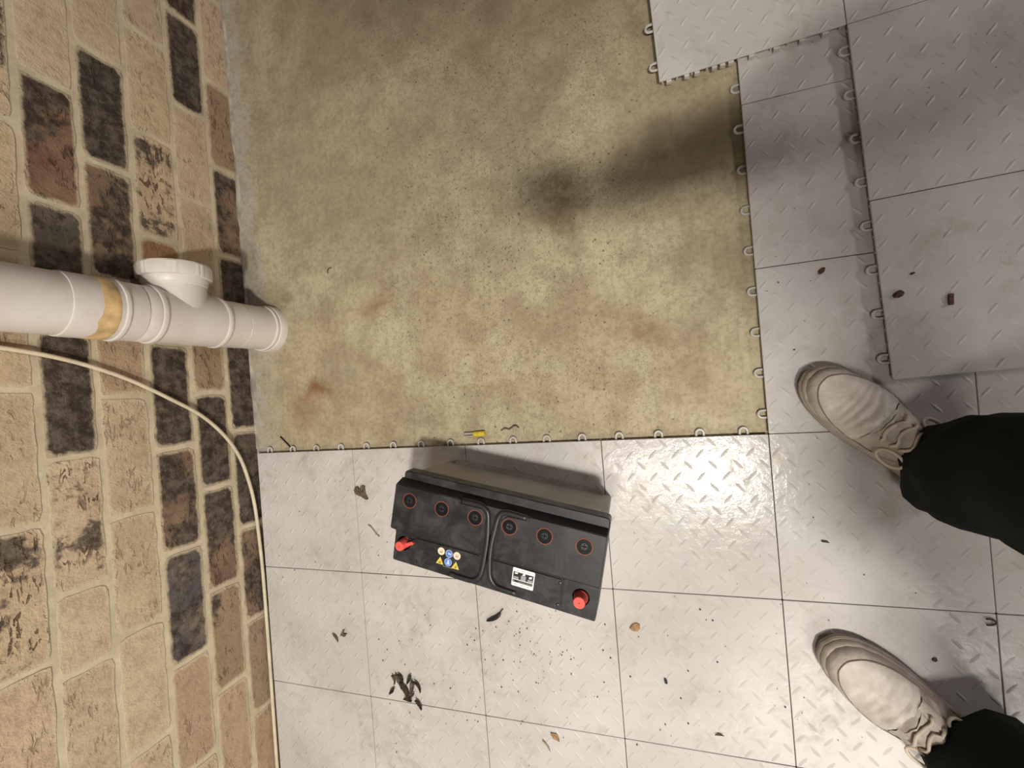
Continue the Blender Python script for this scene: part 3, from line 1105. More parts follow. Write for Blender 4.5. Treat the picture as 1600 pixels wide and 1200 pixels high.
for u, v in ((-0.0901, -0.0343), (-0.0584, -0.0349)):
    s = disc('prohibition_symbol', M['cream'], u, v, 0.0071, ZS, bat)
    s['label'] = 'round cream printed symbol'
    mb = MB()
    mb.box(u - 0.0025, u - 0.0019, v - 0.003, v + 0.003, ZS - 0.0001, ZS + 0.0001)
    mb.box(u - 0.002, u + 0.0028, v - 0.0022, v - 0.0010, ZS - 0.0001, ZS + 0.0001)
    mb.box(u + 0.0012, u + 0.0022, v - 0.0005, v + 0.0025, ZS - 0.0001, ZS + 0.0001)
    mb.build('pictogram', M['leaf_mid'], s)
for i, (u, v) in enumerate(((-0.0741, -0.0351), (-0.0743, -0.0508))):
    s = disc('mandatory_symbol', M['blue_light'], u, v, 0.0072, ZS, bat)
    s['label'] = 'round blue printed symbol'
    disc('blue_field', M['blue'], u, v, 0.0064, ZS + 0.0001, s)
    mb = MB()
    if i == 0:
        mb.box(u - 0.0019, u + 0.0042, v - 0.0013, v + 0.0018, ZS, ZS + 0.0003)
        mb.box(u - 0.0050, u - 0.0040, v - 0.0005, v + 0.0010, ZS, ZS + 0.0003)
    else:
        mb.lathe([(0.0021, ZS), (0.0021, ZS + 0.0003)], (u + 0.0005, v + 0.0022, 0), n=12)
        mb.prism([(u - 0.003, v - 0.0038), (u + 0.0038, v - 0.0038), (u + 0.0028, v + 0.0002), (u - 0.0020, v + 0.0002)], ZS, ZS + 0.0003)
    mb.build('pictogram', M['blue_light'], s)
for u, v in ((-0.0906, -0.0525), (-0.0589, -0.0535)):
    mb = MB()
    mb.prism(rounded([(u - 0.0076, v - 0.0058), (u + 0.0076, v - 0.0058), (u, v + 0.0078)], 0.001, 2), ZS - 0.0002, ZS)
    s = mb.build('warning_symbol', M['yellow'], bat)
    s['label'] = 'yellow triangular printed symbol'
    mb = MB()
    mb.box(u - 0.0022, u + 0.0026, v - 0.0037, v - 0.0024, ZS - 0.0001, ZS + 0.0001)
    mb.box(u + 0.0004, u + 0.0014, v - 0.0030, v + 0.0012, ZS - 0.0001, ZS + 0.0001)
    mb.build('pictogram', M['leaf_dark'], s)
mb = MB()
for k in range(5):
    mb.box(-0.0835 + k * 0.0040, -0.0808 + k * 0.0040, -0.0605, -0.0594, ZS - 0.0002, ZS)
mb.build('fine_print', M['ink_grey'], bat)['kind'] = 'stuff'
# white instruction sticker
mb = MB()
mb.prism(rounded([(0.0484, -0.0580), (0.0879, -0.0582), (0.0881, -0.0263), (0.0482, -0.0259)], 0.0022, 3), ZS - 0.0003, ZS)
st = mb.build('sticker', M['sticker'], bat)
st['label'] = 'white sticker with a dark picture panel'


def rects(name, m, rs, z):
    mb = MB()
    for u0, u1, v0, v1 in rs:
        mb.box(u0, u1, v0, v1, ZS - 0.0001, z)
    return mb.build(name, m, st)


rects('dark_panel', M['ink'], [(0.0500, 0.0860, -0.0455, -0.0330), (0.0498, 0.0858, -0.0512, -0.0470)], ZS + 0.0001)
rects('grey_print', M['ink_grey'], [(0.0505, 0.0600, -0.0450, -0.0410), (0.0640, 0.0730, -0.0450, -0.0375), (0.0765, 0.0855, -0.0450, -0.0412),
                                     (0.0505, 0.0530, -0.0500, -0.0482), (0.0600, 0.0850, -0.0497, -0.0489), (0.0560, 0.0590, -0.0307, -0.0297),
                                     (0.0640, 0.0700, -0.0302, -0.0294), (0.0735, 0.0790, -0.0305, -0.0297), (0.0540, 0.0600, -0.0548, -0.0541),
                                     (0.0640, 0.0720, -0.0548, -0.0541), (0.0760, 0.0800, -0.0548, -0.0541)], ZS + 0.0002)
mb = MB()
for u, v, w, h in ((0.0553, -0.0352, 0.0030, 0.0016), (0.0690, -0.0350, 0.0026, 0.0020), (0.0810, -0.0372, 0.0028, 0.0022)):
    mb.prism([(u - w, v - h), (u + w * 0.7, v - h * 0.8), (u + w, v + h), (u - w * 0.8, v + h * 0.6)], ZS, ZS + 0.0003)
mb.build('white_pictogram', M['sticker'], st)

# ---------------------------------------------------------------- small things lying about
LITTER = 'dry leaf scraps and grit on the tiles'


GROUPS = {'dead_leaf': 'dry leaf scraps on the tiles', 'grit_pellet': 'dark grit pellets on the tiles', 'bark_flake': 'brown flakes on the tiles',
          'straw_piece': 'straw pieces on the tiles', 'wire_scrap': 'dark bent scraps on the floor'}


def blade(name, m, x, y, ang, L, W, label, cat='leaf', z=0.0, curl=0.003, bend=0.0, notch=0.2, seed=1):
    """a small curled scrap of leaf: thin closed solid"""
    r = random.Random(seed)
    mb = MB()
    n = 8
    rr = []
    for i in range(n + 1):
        t = i / n
        w = W * max(0.06, math.sin(math.pi * min(1, t * 0.93 + 0.05))) * r.uniform(1 - notch, 1 + notch) * 0.5
        u = (t - 0.5) * L
        s = bend * (4 * (t - 0.5) ** 2 - 1) * -1
        zc = 0.0012 + curl * (2 * abs(t - 0.5)) ** 2
        rr.append([(u, s - w, zc + curl * 0.5), (u, s, zc), (u, s + w, zc + curl * 0.5 * r.random()), (u, s, zc - 0.0009)])
    mb.rings(rr)
    o = mb.build(name, m, None, True, 50)
    o.location = (x, y, z)
    o.rotation_euler = (0, 0, ang)
    tag(o, label, cat)
    return o


def grain(name, m, x, y, a, b, h, ang, label, cat='grit', z=0.0, seed=1):
    r = random.Random(seed)
    bm = bmesh.new()
    bmesh.ops.create_icosphere(bm, subdivisions=2, radius=1)
    for v in bm.verts:
        k = 1 + 0.28 * noise.noise(v.co * 1.9 + Vector((seed * 3.3, 0, 0)))
        v.co = Vector((v.co.x * a * k, v.co.y * b * k, max(0, (v.co.z * 0.5 + 0.5)) * h * k))
    me = bpy.data.meshes.new(name)
    bm.to_mesh(me)
    bm.free()
    me.materials.append(m)
    o = bpy.data.objects.new(name, me)
    COL.objects.link(o)
    o.location = (x, y, z)
    o.rotation_euler = (0, 0, ang)
    tag(o, label, cat)
    return o


# ragged dark leaf by the battery's left end
mb = MB()
outl = [(-0.019, 0.004), (-0.017, -0.004), (-0.008, -0.009), (-0.002, -0.010), (0.006, -0.015), (0.014, -0.019), (0.019, -0.018), (0.017, -0.012), (0.013, -0.006),
        (0.012, 0.004), (0.012, 0.014), (0.006, 0.016), (0.001, 0.013), (0.001, 0.007), (-0.005, 0.008), (-0.008, 0.013), (-0.014, 0.012)]
rr = [[(x, y, 0.0010) for x, y in outl], [(x * 1.02, y * 1.02, 0.0045 + 0.0035 * noise.noise(Vector((x * 120, y * 120, 0)))) for x, y in outl],
      [(x * 0.62, y * 0.62, 0.0050 + 0.003 * noise.noise(Vector((x * 150, y * 150, 4)))) for x, y in outl], [(x * 0.2, y * 0.2, 0.0025) for x, y in outl]]
mb.rings(rr)
o = mb.build('dead_leaf', M['leaf_mid'], None, True, 35)
o.location = (0.324, -0.104, 0)
tag(o, 'ragged brown dead leaf lying left of the battery', 'leaf')

blade('dead_leaf', M['leaf_mid'], 0.2155, -0.4715, math.radians(-52), 0.026, 0.008, 'small narrow grey leaf scrap, the left one of the pair below the battery', seed=2)
mb = MB()
mb.prism([(-0.009, -0.006), (-0.004, -0.003), (0.002, -0.006), (0.006, -0.005), (0.009, 0.000), (0.012, 0.003), (0.007, 0.003), (0.003, 0.002), (0.002, 0.006), (0.006, 0.012), (0.001, 0.011), (-0.004, 0.004)], 0.001, 0.0045, 0.0008)
o = mb.build('dead_leaf', M['leaf_mid'], None, True, 40)
o.location = (0.2385, -0.462, 0)
tag(o, 'small forked grey leaf scrap, the right one of the pair below the battery', 'leaf')

clump = empty('dried_leaf_clump', (0.403, -0.572, 0.0))
tag(clump, 'largest heap of curled dark dry leaflets near the bottom tile joint', 'leaf')
for i, (dx, dy, ang, L, W, b) in enumerate(((-0.010, 0.016, -60, 0.036, 0.011, 0.002), (0.006, -0.004, -58, 0.044, 0.013, 0.0), (0.020, 0.024, 62, 0.026, 0.010, 0.001),
                                            (0.023, 0.006, 80, 0.034, 0.012, -0.002), (0.040, 0.010, -52, 0.030, 0.007, 0.003), (-0.030, -0.010, 45, 0.022, 0.010, 0.0),
                                            (0.022, -0.016, 42, 0.026, 0.010, 0.002), (0.012, -0.025, -10, 0.022, 0.010, 0.0), (0.041, -0.032, -52, 0.026, 0.008, 0.0),
                                            (-0.024, 0.018, -70, 0.022, 0.007, 0.002), (-0.004, 0.024, -50, 0.024, 0.008, 0.001))):
    r = random.Random(40 + i)
    mb = MB()
    rr = []
    for q in range(9):
        t = q / 8
        w = W * max(0.10, math.sin(math.pi * (t * 0.9 + 0.06))) * r.uniform(0.8, 1.2) * 0.5
        u = (t - 0.5) * L
        s = -b * (4 * (t - 0.5) ** 2 - 1)
        zc = 0.0035 + 0.004 * (2 * abs(t - 0.5)) ** 2
        rr.append([(u, s - w, zc + 0.0035), (u, s, zc - 0.001), (u, s + w, zc + 0.0025), (u, s, zc - 0.0022)])
    mb.rings(rr)
    o = mb.build('leaflet', M['leaf_dark'] if i % 3 else M['leaf_mid'], clump, True, 50)
    o.location = (dx, dy, 0.0 if i % 2 else 0.001)
    o.rotation_euler = (0, 0, math.radians(ang))

# dark curved pod with a stalk below the battery
mb = MB()
pp = catmull([(-0.020, -0.008, 0.003), (-0.008, -0.004, 0.0036), (0.004, 0.002, 0.0036), (0.012, 0.009, 0.003), (0.016, 0.016, 0.002), (0.021, 0.021, 0.0016)], 4)
rad = [lerp_table([(0, 0.0016), (0.25, 0.0046), (0.55, 0.0040), (0.72, 0.0014), (1, 0.0009)], i / (len(pp) - 1)) for i in range(len(pp))]
mb.tube(pp, rad, 8)
o = mb.build('seed_pod', M['black_pl'], None, True)
o.location = (0.652, -0.3845, 0.0012)
tag(o, 'black curved pod with a thin stalk below the front of the battery', 'seed')

mb = MB()
mb.prism([(-0.011, -0.004), (-0.004, -0.009), (0.005, -0.009), (0.010, -0.003), (0.010, 0.005), (0.004, 0.008), (-0.002, 0.006), (-0.006, 0.003)], 0.001, 0.0035, 0.001)
o = mb.build('bark_flake', M['leaf_tan'], None, True, 40)
o.location = (0.953, -0.3775, 0)
tag(o, 'orange-tan flake below the battery corner with the red cap', 'flake')
blade('bark_flake', M['leaf_tan'], 0.769, -0.629, math.radians(-35), 0.023, 0.012, 'brown crumpled flake near the bottom edge, beside a pale splinter', 'flake', seed=4)
blade('straw_piece', M['straw'], 0.748, -0.650, math.radians(-52), 0.026, 0.0042, 'pale hollow splinter near the bottom edge beside the brown flake', 'straw', seed=6, notch=0.1)
mb = MB()
mb.tube(catmull([(0.338, -0.185, 0.003), (0.346, -0.190, 0.0034), (0.356, -0.203, 0.0034), (0.367, -0.213, 0.003)], 4), 0.0011, 6)
tag(mb.build('straw_piece', M['straw'], None, True), 'thin pale grass stalk left of the battery below the ragged leaf', 'straw')
grain('grit_pellet', M['grit'], 1.004, -0.480, 0.0032, 0.0060, 0.004, 0.15, 'small dark oval pellet on the middle of the bottom tile, right of the flake', seed=3)
grain('grit_pellet', M['grit'], 1.1165, -0.655, 0.0044, 0.0044, 0.005, 0.4, 'round dark pellet at the very bottom edge right of centre', seed=5)
blade('dead_leaf', M['leaf_mid'], 1.094, -0.570, math.radians(2), 0.016, 0.0040, 'short dark leaf sliver lying flat left of the lower shoe', seed=8)
grain('grit_pellet', M['grit_brown'], 1.324, 0.285, 0.0070, 0.0040, 0.004, 0.8, 'dark brown crumb on the narrow tile strip left of the upper mat edge', seed=6)
grain('mud_crumb', M['grit_brown'], 1.424, 0.226, 0.0085, 0.0055, 0.006, 0.4, 'brown wedge-shaped mud crumb on the upper mat, left of the dark chip', 'crumb', 0.0158, seed=7)
mb = MB()
mb.box(-0.0030, 0.0030, -0.0085, 0.0085, 0.0008, 0.0048)
mb.box(-0.0020, 0.0036, 0.0050, 0.0095, 0.0008, 0.0040)
o = mb.build('dark_chip', M['grit_brown'])
o.location = (1.492, 0.208, 0.0158)
o.rotation_euler = (0, 0, -0.05)
tag(o, 'dark brown upright chip on the upper mat above the trouser leg', 'chip')
grain('grit_pellet', M['grit'], 1.446, 0.258, 0.0035, 0.0018, 0.002, 0.4, 'tiny black speck above the mud crumb on the upper mat', 'grit', 0.0158, seed=9)
blade('dead_leaf', M['leaf_mid'], 1.294, -0.1945, math.radians(-8), 0.013, 0.0035, 'tiny dark leaf sliver between the two shoes, left side', seed=10)
mb = MB()
arc = [(0.0075 * math.cos(a) * 1.2, 0.0050 * math.sin(a), 0.0028) for a in [math.radians(q) for q in range(-110, 111, 20)]]
mb.tube(arc, 0.0014, 6)
o = mb.build('wire_scrap', M['grit'], None, True)
o.location = (1.513, -0.318, 0)
tag(o, 'small dark bent hook of scrap at right edge between the legs', 'scrap')
grain('grit_pellet', M['grit_brown'], 1.438, -0.388, 0.0040, 0.0034, 0.004, 0.4, 'small brown crumb right of the lower shoe toe in its shadow', seed=12)

# scattered grit on the tiles, too small to single out
mb = MB()
rg = random.Random(11)


def crumb(x, y, r):
    b = len(mb.v)
    a0 = rg.random() * 6.28
    st_ = rg.uniform(0.5, 1.0)
    ca, sa = math.cos(a0), math.sin(a0)
    for k in range(5):
        a = 2 * math.pi * k / 5
        u, w = r * math.cos(a), r * st_ * math.sin(a)
        mb.v.append((x + u * ca - w * sa, y + u * sa + w * ca, 0.0016))
    mb.v.append((x, y, 0.0013 + r * 0.9))
    for k in range(5):
        mb.face([b + k, b + (k + 1) % 5, b + 5])


for cx, cy, sx, sy, n in ((0.745, -0.46, 0.07, 0.06, 80), (0.70, -0.40, 0.05, 0.03, 30), (0.45, -0.50, 0.10, 0.06, 30), (0.33, -0.2, 0.15, 0.12, 40), (0.95, -0.5, 0.15, 0.12, 45),
                          (0.65, -0.62, 0.2, 0.10, 55), (1.2, -0.5, 0.12, 0.14, 22), (0.15, -0.35, 0.10, 0.2, 26), (1.25, 0.28, 0.04, 0.15, 16), (1.3, -0.15, 0.08, 0.10, 10)):
    for i in range(n):
        x, y = rg.gauss(cx, sx), rg.gauss(cy, sy)
        if y > -0.01 and x < 1.225 or x < 0.005:
            continue
        # keep clear of the battery
        du, dv = (x - 0.73) * 0.9767 - (y + 0.152) * 0.2147, (x - 0.73) * 0.2147 + (y + 0.152) * 0.9767
        if abs(du) < 0.21 and abs(dv) < 0.10:
            continue
        crumb(x, y, rg.choice((0.0007, 0.0009, 0.0010, 0.0013, 0.0019)))
grit = mb.build('grit_scatter', M['grit'])
grit['kind'] = 'stuff'
tag(grit, 'fine dark grit scattered over the pale tiles', 'grit')

# on the bare slab
term = empty('wire_connector', (0.634, 0.0235, FZ + 0.0063), math.radians(2))
tag(term, 'small bright metal connector with a yellow end on the concrete near the tile edge', 'connector')
mb = MB()
ring = []
rr = []
for xx in (-0.026, 0.004):
    row = []
    for k in range(15):
        a = math.radians(115 + 310 * k / 14)
        row.append((xx, 0.0052 * math.cos(a), 0.0052 * math.sin(a)))
    for k in range(14, -1, -1):
        a = math.radians(115 + 310 * k / 14)
        row.append((xx, 0.0043 * math.cos(a), 0.0043 * math.sin(a)))
    rr.append(row)
mb.rings(rr, True, True, True)
mb.build('metal_barrel', M['metal'], term, True, 40)
mb = MB()
mb.tube([(-0.002, 0, 0), (0.0, 0, 0), (0.016, 0, 0), (0.0245, 0, 0)], [0.0056, 0.0062, 0.0062, 0.0058], 16)
mb.build('yellow_sleeve', M['yellow_pl'], term, True, 40)
mb = MB()
mb.tube([(0.073, 0.040, FZ + 0.0022), (0.099, 0.016, FZ + 0.0022), (0.108, 0.0055, FZ + 0.0030)], 0.0019, 7)
tag(mb.build('nail', M['black_pl'], None, True), 'thin black nail on the concrete by the wall, pointing at the tile edge', 'nail')
mb = MB()
mb.tube(catmull([(0.697, 0.029, FZ + 0.002), (0.706, 0.0335, FZ + 0.0025), (0.715, 0.031, FZ + 0.002), (0.722, 0.035, FZ + 0.002), (0.730, 0.0385, FZ + 0.0025), (0.738, 0.033, FZ + 0.0018)], 4),
        0.0017, 6)
tag(mb.build('wire_scrap', M['leaf_mid'], None, True), 'wavy dark scrap on the concrete right of the yellow connector', 'scrap')
mb = MB()
mb.tube(catmull([(0.263, 0.448, FZ + 0.001), (0.265, 0.458, FZ + 0.0015), (0.275, 0.461, FZ + 0.0012)], 4), 0.0016, 6)
tag(mb.build('wire_scrap', M['leaf_mid'], None, True), 'tiny bent dark scrap on the concrete right of the pipe foot', 'scrap')

# ---------------------------------------------------------------- the person holding the phone
person = empty('person', (1.45, -0.28, 0.0))
tag(person, 'person in dark trousers and worn off-white trainers, standing at the right edge', 'person')
PO = Vector((1.45, -0.28, 0.0))


def own(mb, name, m, parent=person, smooth=True, angle=None):
    """mesh given in world coordinates, parented to the person"""
    mb.v = [tuple(Vector(p) - PO) for p in mb.v]
    return mb.build(name, m, parent, smooth, angle)


# ---- shoes: built along s (toe 0 -> heel 0.3), q to the side, z up
WID = [(0.0, 0.0), (0.004, 0.016), (0.012, 0.0275), (0.03, 0.0405), (0.06, 0.0495), (0.10, 0.0530), (0.14, 0.0495), (0.18, 0.0440), (0.22, 0.0405), (0.26, 0.0385), (0.283, 0.0300), (0.295, 0.0170), (0.30, 0.0)]
HGT = [(0.0, 0.040), (0.02, 0.056), (0.06, 0.066), (0.10, 0.078), (0.14, 0.094), (0.18, 0.108), (0.22, 0.112), (0.26, 0.108), (0.30, 0.100)]


def shoe_w(s):
    return lerp_table(WID, s)


def outline(scale, ds, n=22):
    ss_ = [0.3 * (1 - math.cos(math.pi * k / n)) / 2 for k in range(n + 1)]
    left = [(s, shoe_w(s) * scale) for s in ss_]
    right = [(s, -shoe_w(s) * scale * 0.97) for s in ss_[1:-1]]
    return [(0.15 + (s - 0.15) * ds, q) for s, q in left] + [(0.15 + (s - 0.15) * ds, q) for s, q in reversed(right)]


def spring(s):
    return 0.006 * max(0, 1 - s / 0.07) ** 2


def make_shoe(toe, dirv, seed, lab):
    d = Vector((dirv[0], dirv[1], 0)).normalized()          # toe -> heel
    sd_ = Vector((-d.y, d.x, 0))
    root = empty('shoe', Vector((toe[0], toe[1], 0)) - PO + Vector((0, 0, 0.0020)), math.atan2(d.y, d.x), person)
    root['label'] = lab
    # outsole and midsole
    mb = MB()
    rr = []
    for sc, ds, z in ((0.93, 0.965, 0.000), (0.985, 0.992, 0.003), (0.995, 0.998, 0.0095)):
        rr.append([(s, q, z + spring(s)) for s, q in outline(sc, ds)])
    mb.rings(rr)
    mb.build('outsole', M['outsole'], root, True, 50)
    mb = MB()
    rr = []
    for sc, ds, z in ((0.975, 0.985, 0.009), (1.0, 1.0, 0.012), (1.0, 1.0, 0.021), (0.975, 0.988, 0.0225), (0.985, 0.992, 0.025), (0.965, 0.980, 0.033), (0.90, 0.955, 0.035)):
        rr.append([(s, q, z + spring(s) * 0.9) for s, q in outline(sc, ds)])
    mb.rings(rr)
    mb.build('midsole', M['rubber'], root, True, 60)

    # upper: lofted arches
    def surf(s, a, off=0.0):
        """point on the upper: s along the shoe, a from 0 (one side) over the top to pi"""
        w = max(0.004, shoe_w(max(0.0, s - 0.007) * 1.02) * 0.945)
        h = lerp_table(HGT, s) - 0.030
        ca, sa = math.cos(a), max(0.0, math.sin(a))
        e = 0.62 if s < 0.10 else 0.62 + 0.5 * min(1, (s - 0.10) / 0.08)
        q = math.copysign(abs(ca) ** 0.78, ca) * w
        z = 0.030 + h * sa ** e
        if s > 0.09:     # upper narrows to the instep
            q *= 1 - 0.38 * min(1, (s - 0.09) / 0.09) * sa
        p = Vector((s, q, z + spring(s)))
        # creases across the vamp
        k = math.exp(-((s - 0.125) / 0.035) ** 2) * sa
        wv = noise.noise(Vector((s * 75 + 3 * ca, ca * 2.2, seed))) * 0.0085 + noise.noise(Vector((s * 150, ca * 5, seed + 4))) * 0.0035
        ph_ = 2 * math.pi * (s * 78 + 1.1 * ca * ca + 1.3 * noise.noise(Vector((s * 14, ca * 1.6, seed + 9))))
        kc = math.exp(-((s - 0.108) / 0.040) ** 2) * sa
        p.z += kc * 0.0042 * (abs(math.sin(ph_ * 0.5)) ** 0.7 - 0.75)
        p.z += k * wv + 0.0012 * noise.noise(Vector((s * 40, q * 40, seed + 2))) * sa + off * sa
        p.y += off * ca
        return p

    mb = MB()
    rr = []
    NS, NA = 130, 36
    for i in range(NS + 1):
        s = 0.0105 + 0.2865 * i / NS
        rr.append([surf(s, math.pi * j / NA) for j in range(NA + 1)])
    mb.rings(rr, False, False, False)
    # close the toe
    b = 0
    mb.v.append((0.0085, 0, 0.034 + spring(0)))
    top_ = len(mb.v) - 1
    for j in range(NA):
        mb.face([b + j + 1, b + j, top_])
    mb.build('upper', M['leather'], root, True)
    # pale toe panel: a skin slightly above the upper
    mb = MB()
    rr = []
    for i in range(41):
        t = i / 40
        s = 0.022 + 0.094 * t
        half = math.pi * lerp_table([(0, 0.07), (0.12, 0.22), (0.5, 0.335), (1, 0.375)], t)
        rr.append([surf(s, math.pi / 2 - half + 2 * half * j / 14, 0.0011) for j in range(15)])
    mb.rings(rr, False, False, False)
    tp = mb.build('toe_panel', M['leather_toe'], root, True)
    tp['label'] = 'paler leather toe panel'
    # seam round the toe panel
    mb = MB()
    path = [surf(0.150, math.pi * 0.90, 0.0008)]
    for t in (1.0, 0.8, 0.6, 0.4, 0.2, 0.08, 0.0):
        half = math.pi * lerp_table([(0, 0.07), (0.12, 0.22), (0.5, 0.335), (1, 0.375)], t)
        path.append(surf(0.022 + 0.094 * t, math.pi / 2 + half, 0.0010))
    for t in (0.0, 0.08, 0.2, 0.4, 0.6, 0.8, 1.0):
        half = math.pi * lerp_table([(0, 0.07), (0.12, 0.22), (0.5, 0.335), (1, 0.375)], t)
        path.append(surf(0.022 + 0.094 * t, math.pi / 2 - half, 0.0010))
    path.append(surf(0.150, math.pi * 0.10, 0.0008))
    mb.tube(catmull(path, 3), 0.0011, 5)
    mb.build('seam', M['seam'], root, True)
    # eyestay flaps either side of the tongue
    for sg in (1, -1):
        mb = MB()
        rr = []
        for i in range(10):
            s = 0.118 + 0.078 * i / 9
            a0, a1 = math.pi * (0.5 + sg * 0.135), math.pi * (0.5 + sg * 0.30)
            rr.append([surf(s, a0 + (a1 - a0) * j / 5, 0.0022 if j in (1, 2, 3, 4) else 0.0003) for j in range(6)])
        mb.rings(rr, False, False, False)
        mb.build('eyestay', M['leather'], root, True)
    mb = MB()
    rr = []
    for i in range(10):
        s = 0.122 + 0.085 * i / 9
        rr.append([surf(s, math.pi * (0.375 + 0.25 * j / 6), 0.0010 + 0.0022 * math.sin(math.pi * j / 6)) for j in range(7)])
    mb.rings(rr, False, False, False)
    mb.build('tongue', M['leather'], root, True)
    # laces
    for k, s in enumerate((0.130, 0.145, 0.160, 0.175)):
        mb = MB()
        pth = [surf(s + 0.004 * math.sin(k + j), math.pi * (0.33 + 0.34 * j / 8), 0.0045 + 0.002 * math.sin(math.pi * j / 8)) for j in range(9)]
        mb.tube(pth, 0.0026, 6)
        mb.build('lace', M['lace'], root, True)
    for sg, s, L in ((1, 0.168, 0.024), (-1, 0.162, 0.034)):
        c_ = surf(s, math.pi * (0.5 - sg * 0.27), 0.004)
        pth = []
        for j in range(14):
            a = 2 * math.pi * j / 14
            pth.append(c_ + Vector((math.cos(a) * L * 0.55, sg * (0.006 + math.sin(a) * 0.010), 0.003 + 0.004 * math.cos(a) - 0.005 * math.sin(a))))
        mb = MB()
        mb.tube(pth, 0.0033, 8, sx=0.75, closed=True)
        mb.build('lace_loop', M['lace'], root, True)
    return root


make_shoe((1.279, 0.108), (0.70, -0.714), 3.1, 'off-white trainer of the foot further up the picture')
make_shoe((1.270, -0.366), (0.78, -0.626), 8.7, 'off-white trainer of the foot at the bottom right')

# ---- trousers
HIPR, HIPL = Vector((1.545, -0.19, 0.90)), Vector((1.545, -0.39, 0.90))


def leg_rings(path, fd, seed, hem_f, hem_b):
    """path of (x, y, z, r); first ring is the hem, raised over the instep on side fd"""
    pts = [Vector(p[:3]) for p in path]
    fine = catmull(pts, 7)
    rads = [p[3] for p in path]
    rr = []
    N = 30
    m = len(fine)
    for i, c in enumerate(fine):
        f = i / (m - 1) * (len(path) - 1)
        k = min(int(f), len(path) - 2)
        r = rads[k] + (rads[k + 1] - rads[k]) * (f - k)
        ring = []
        for j in range(N):
            a = 2 * math.pi * j / N
            dv = Vector((math.cos(a), math.sin(a), 0))
            fr = dv.dot(fd)
            z = c.z
            lo = max(0.0, 1 - (c.z - pts[0].z) / 0.13)
            z += lo * (hem_b + (hem_f - hem_b) * (fr * 0.5 + 0.5))
            fold = noise.noise(Vector((math.cos(a) * 2.2, math.sin(a) * 2.2, c.z * 11 + seed))) * 0.011 + noise.noise(Vector((math.cos(a) * 1.0, math.sin(a) * 1.0, c.z * 22 + seed * 2))) * 0.006
            ring.append(c + dv * (r + fold) + Vector((0, 0, z - c.z)))
        rr.append(ring)
    return rr


mb = MB()
F1, F2 = Vector((-0.70, 0.714, 0)), Vector((-0.78, 0.626, 0))
mb.rings(leg_rings([(1.453, -0.052, 0.035, 0.076), (1.460, -0.048, 0.12, 0.082), (1.478, -0.050, 0.25, 0.086), (1.495, -0.08, 0.48, 0.084), (1.53, -0.15, 0.74, 0.097), HIPR[:] + (0.105,)], F1, 1.3, 0.050, -0.010), True, False, True)
mb.rings(leg_rings([(1.458, -0.500, 0.030, 0.082), (1.464, -0.502, 0.12, 0.083), (1.486, -0.505, 0.25, 0.085), (1.510, -0.49, 0.48, 0.084), (1.54, -0.42, 0.74, 0.097), HIPL[:] + (0.105,)], F2, 5.3, 0.048, -0.010), True, False, True)
rr = []
for z, rx, ry in ((0.80, 0.115, 0.185), (0.88, 0.125, 0.20), (0.96, 0.12, 0.185), (1.04, 0.11, 0.165)):
    rr.append([(1.518 + rx * math.cos(2 * math.pi * j / 30), -0.29 + ry * math.sin(2 * math.pi * j / 30), z) for j in range(30)])
mb.rings(rr)
own(mb, 'trousers', M['trouser'])['label'] = 'wide-legged very dark green trousers'

# ---- body (skin modifier over one joined skeleton)
bmv, bme, bmr = [], [], []


def joint(p, r, parent=None, local=False):
    p = Vector(p)
    if local:
        p = Vector((CX, CY, CZ)) + CAM_ROT @ p
    bmv.append(tuple(p - PO))
    bmr.append(r if isinstance(r, tuple) else (r, r))
    if parent is not None:
        bme.append((parent, len(bmv) - 1))
    return len(bmv) - 1


pel = joint((1.545, -0.29, 0.96), (0.11, 0.15))
waist = joint((1.50, -0.29, 1.12), (0.095, 0.13), pel)
chest = joint((1.51, -0.285, 1.29), (0.090, 0.125), waist)
upc = joint((1.525, -0.28, 1.41), (0.060, 0.085), chest)
neck = joint((1.505, -0.28, 1.495), 0.058, upc)
skull = joint((1.460, -0.28, 1.565), (0.080, 0.076), neck)
face = joint((1.430, -0.28, 1.625), (0.108, 0.096), skull)
crown = joint((1.435, -0.28, 1.690), (0.104, 0.096), face)
nose_b = joint((1.357, -0.28, 1.600), 0.018, face)
joint((1.335, -0.28, 1.584), 0.011, nose_b)
for sg in (1, -1):
    e1 = joint((1.445, -0.28 + sg * 0.078, 1.615), (0.014, 0.018), face)
    joint((1.457, -0.28 + sg * 0.088, 1.625), (0.008, 0.018), e1)
for hip_p, kn, an, toe in (((1.545, -0.20, 0.90), (1.497, -0.08, 0.48), (1.447, -0.062, 0.09), (1.372, 0.014, 0.045)), ((1.545, -0.38, 0.90), (1.512, -0.49, 0.48), (1.452, -0.512, 0.09), (1.380, -0.456, 0.045))):
    h = joint(hip_p, 0.080, pel)
    k_ = joint(kn, 0.052, h)
    c_ = joint(tuple((Vector(kn) * 0.7 + Vector(an) * 0.3)), 0.050, k_)
    a_ = joint(an, 0.034, c_)
    joint(toe, (0.030, 0.018), a_)
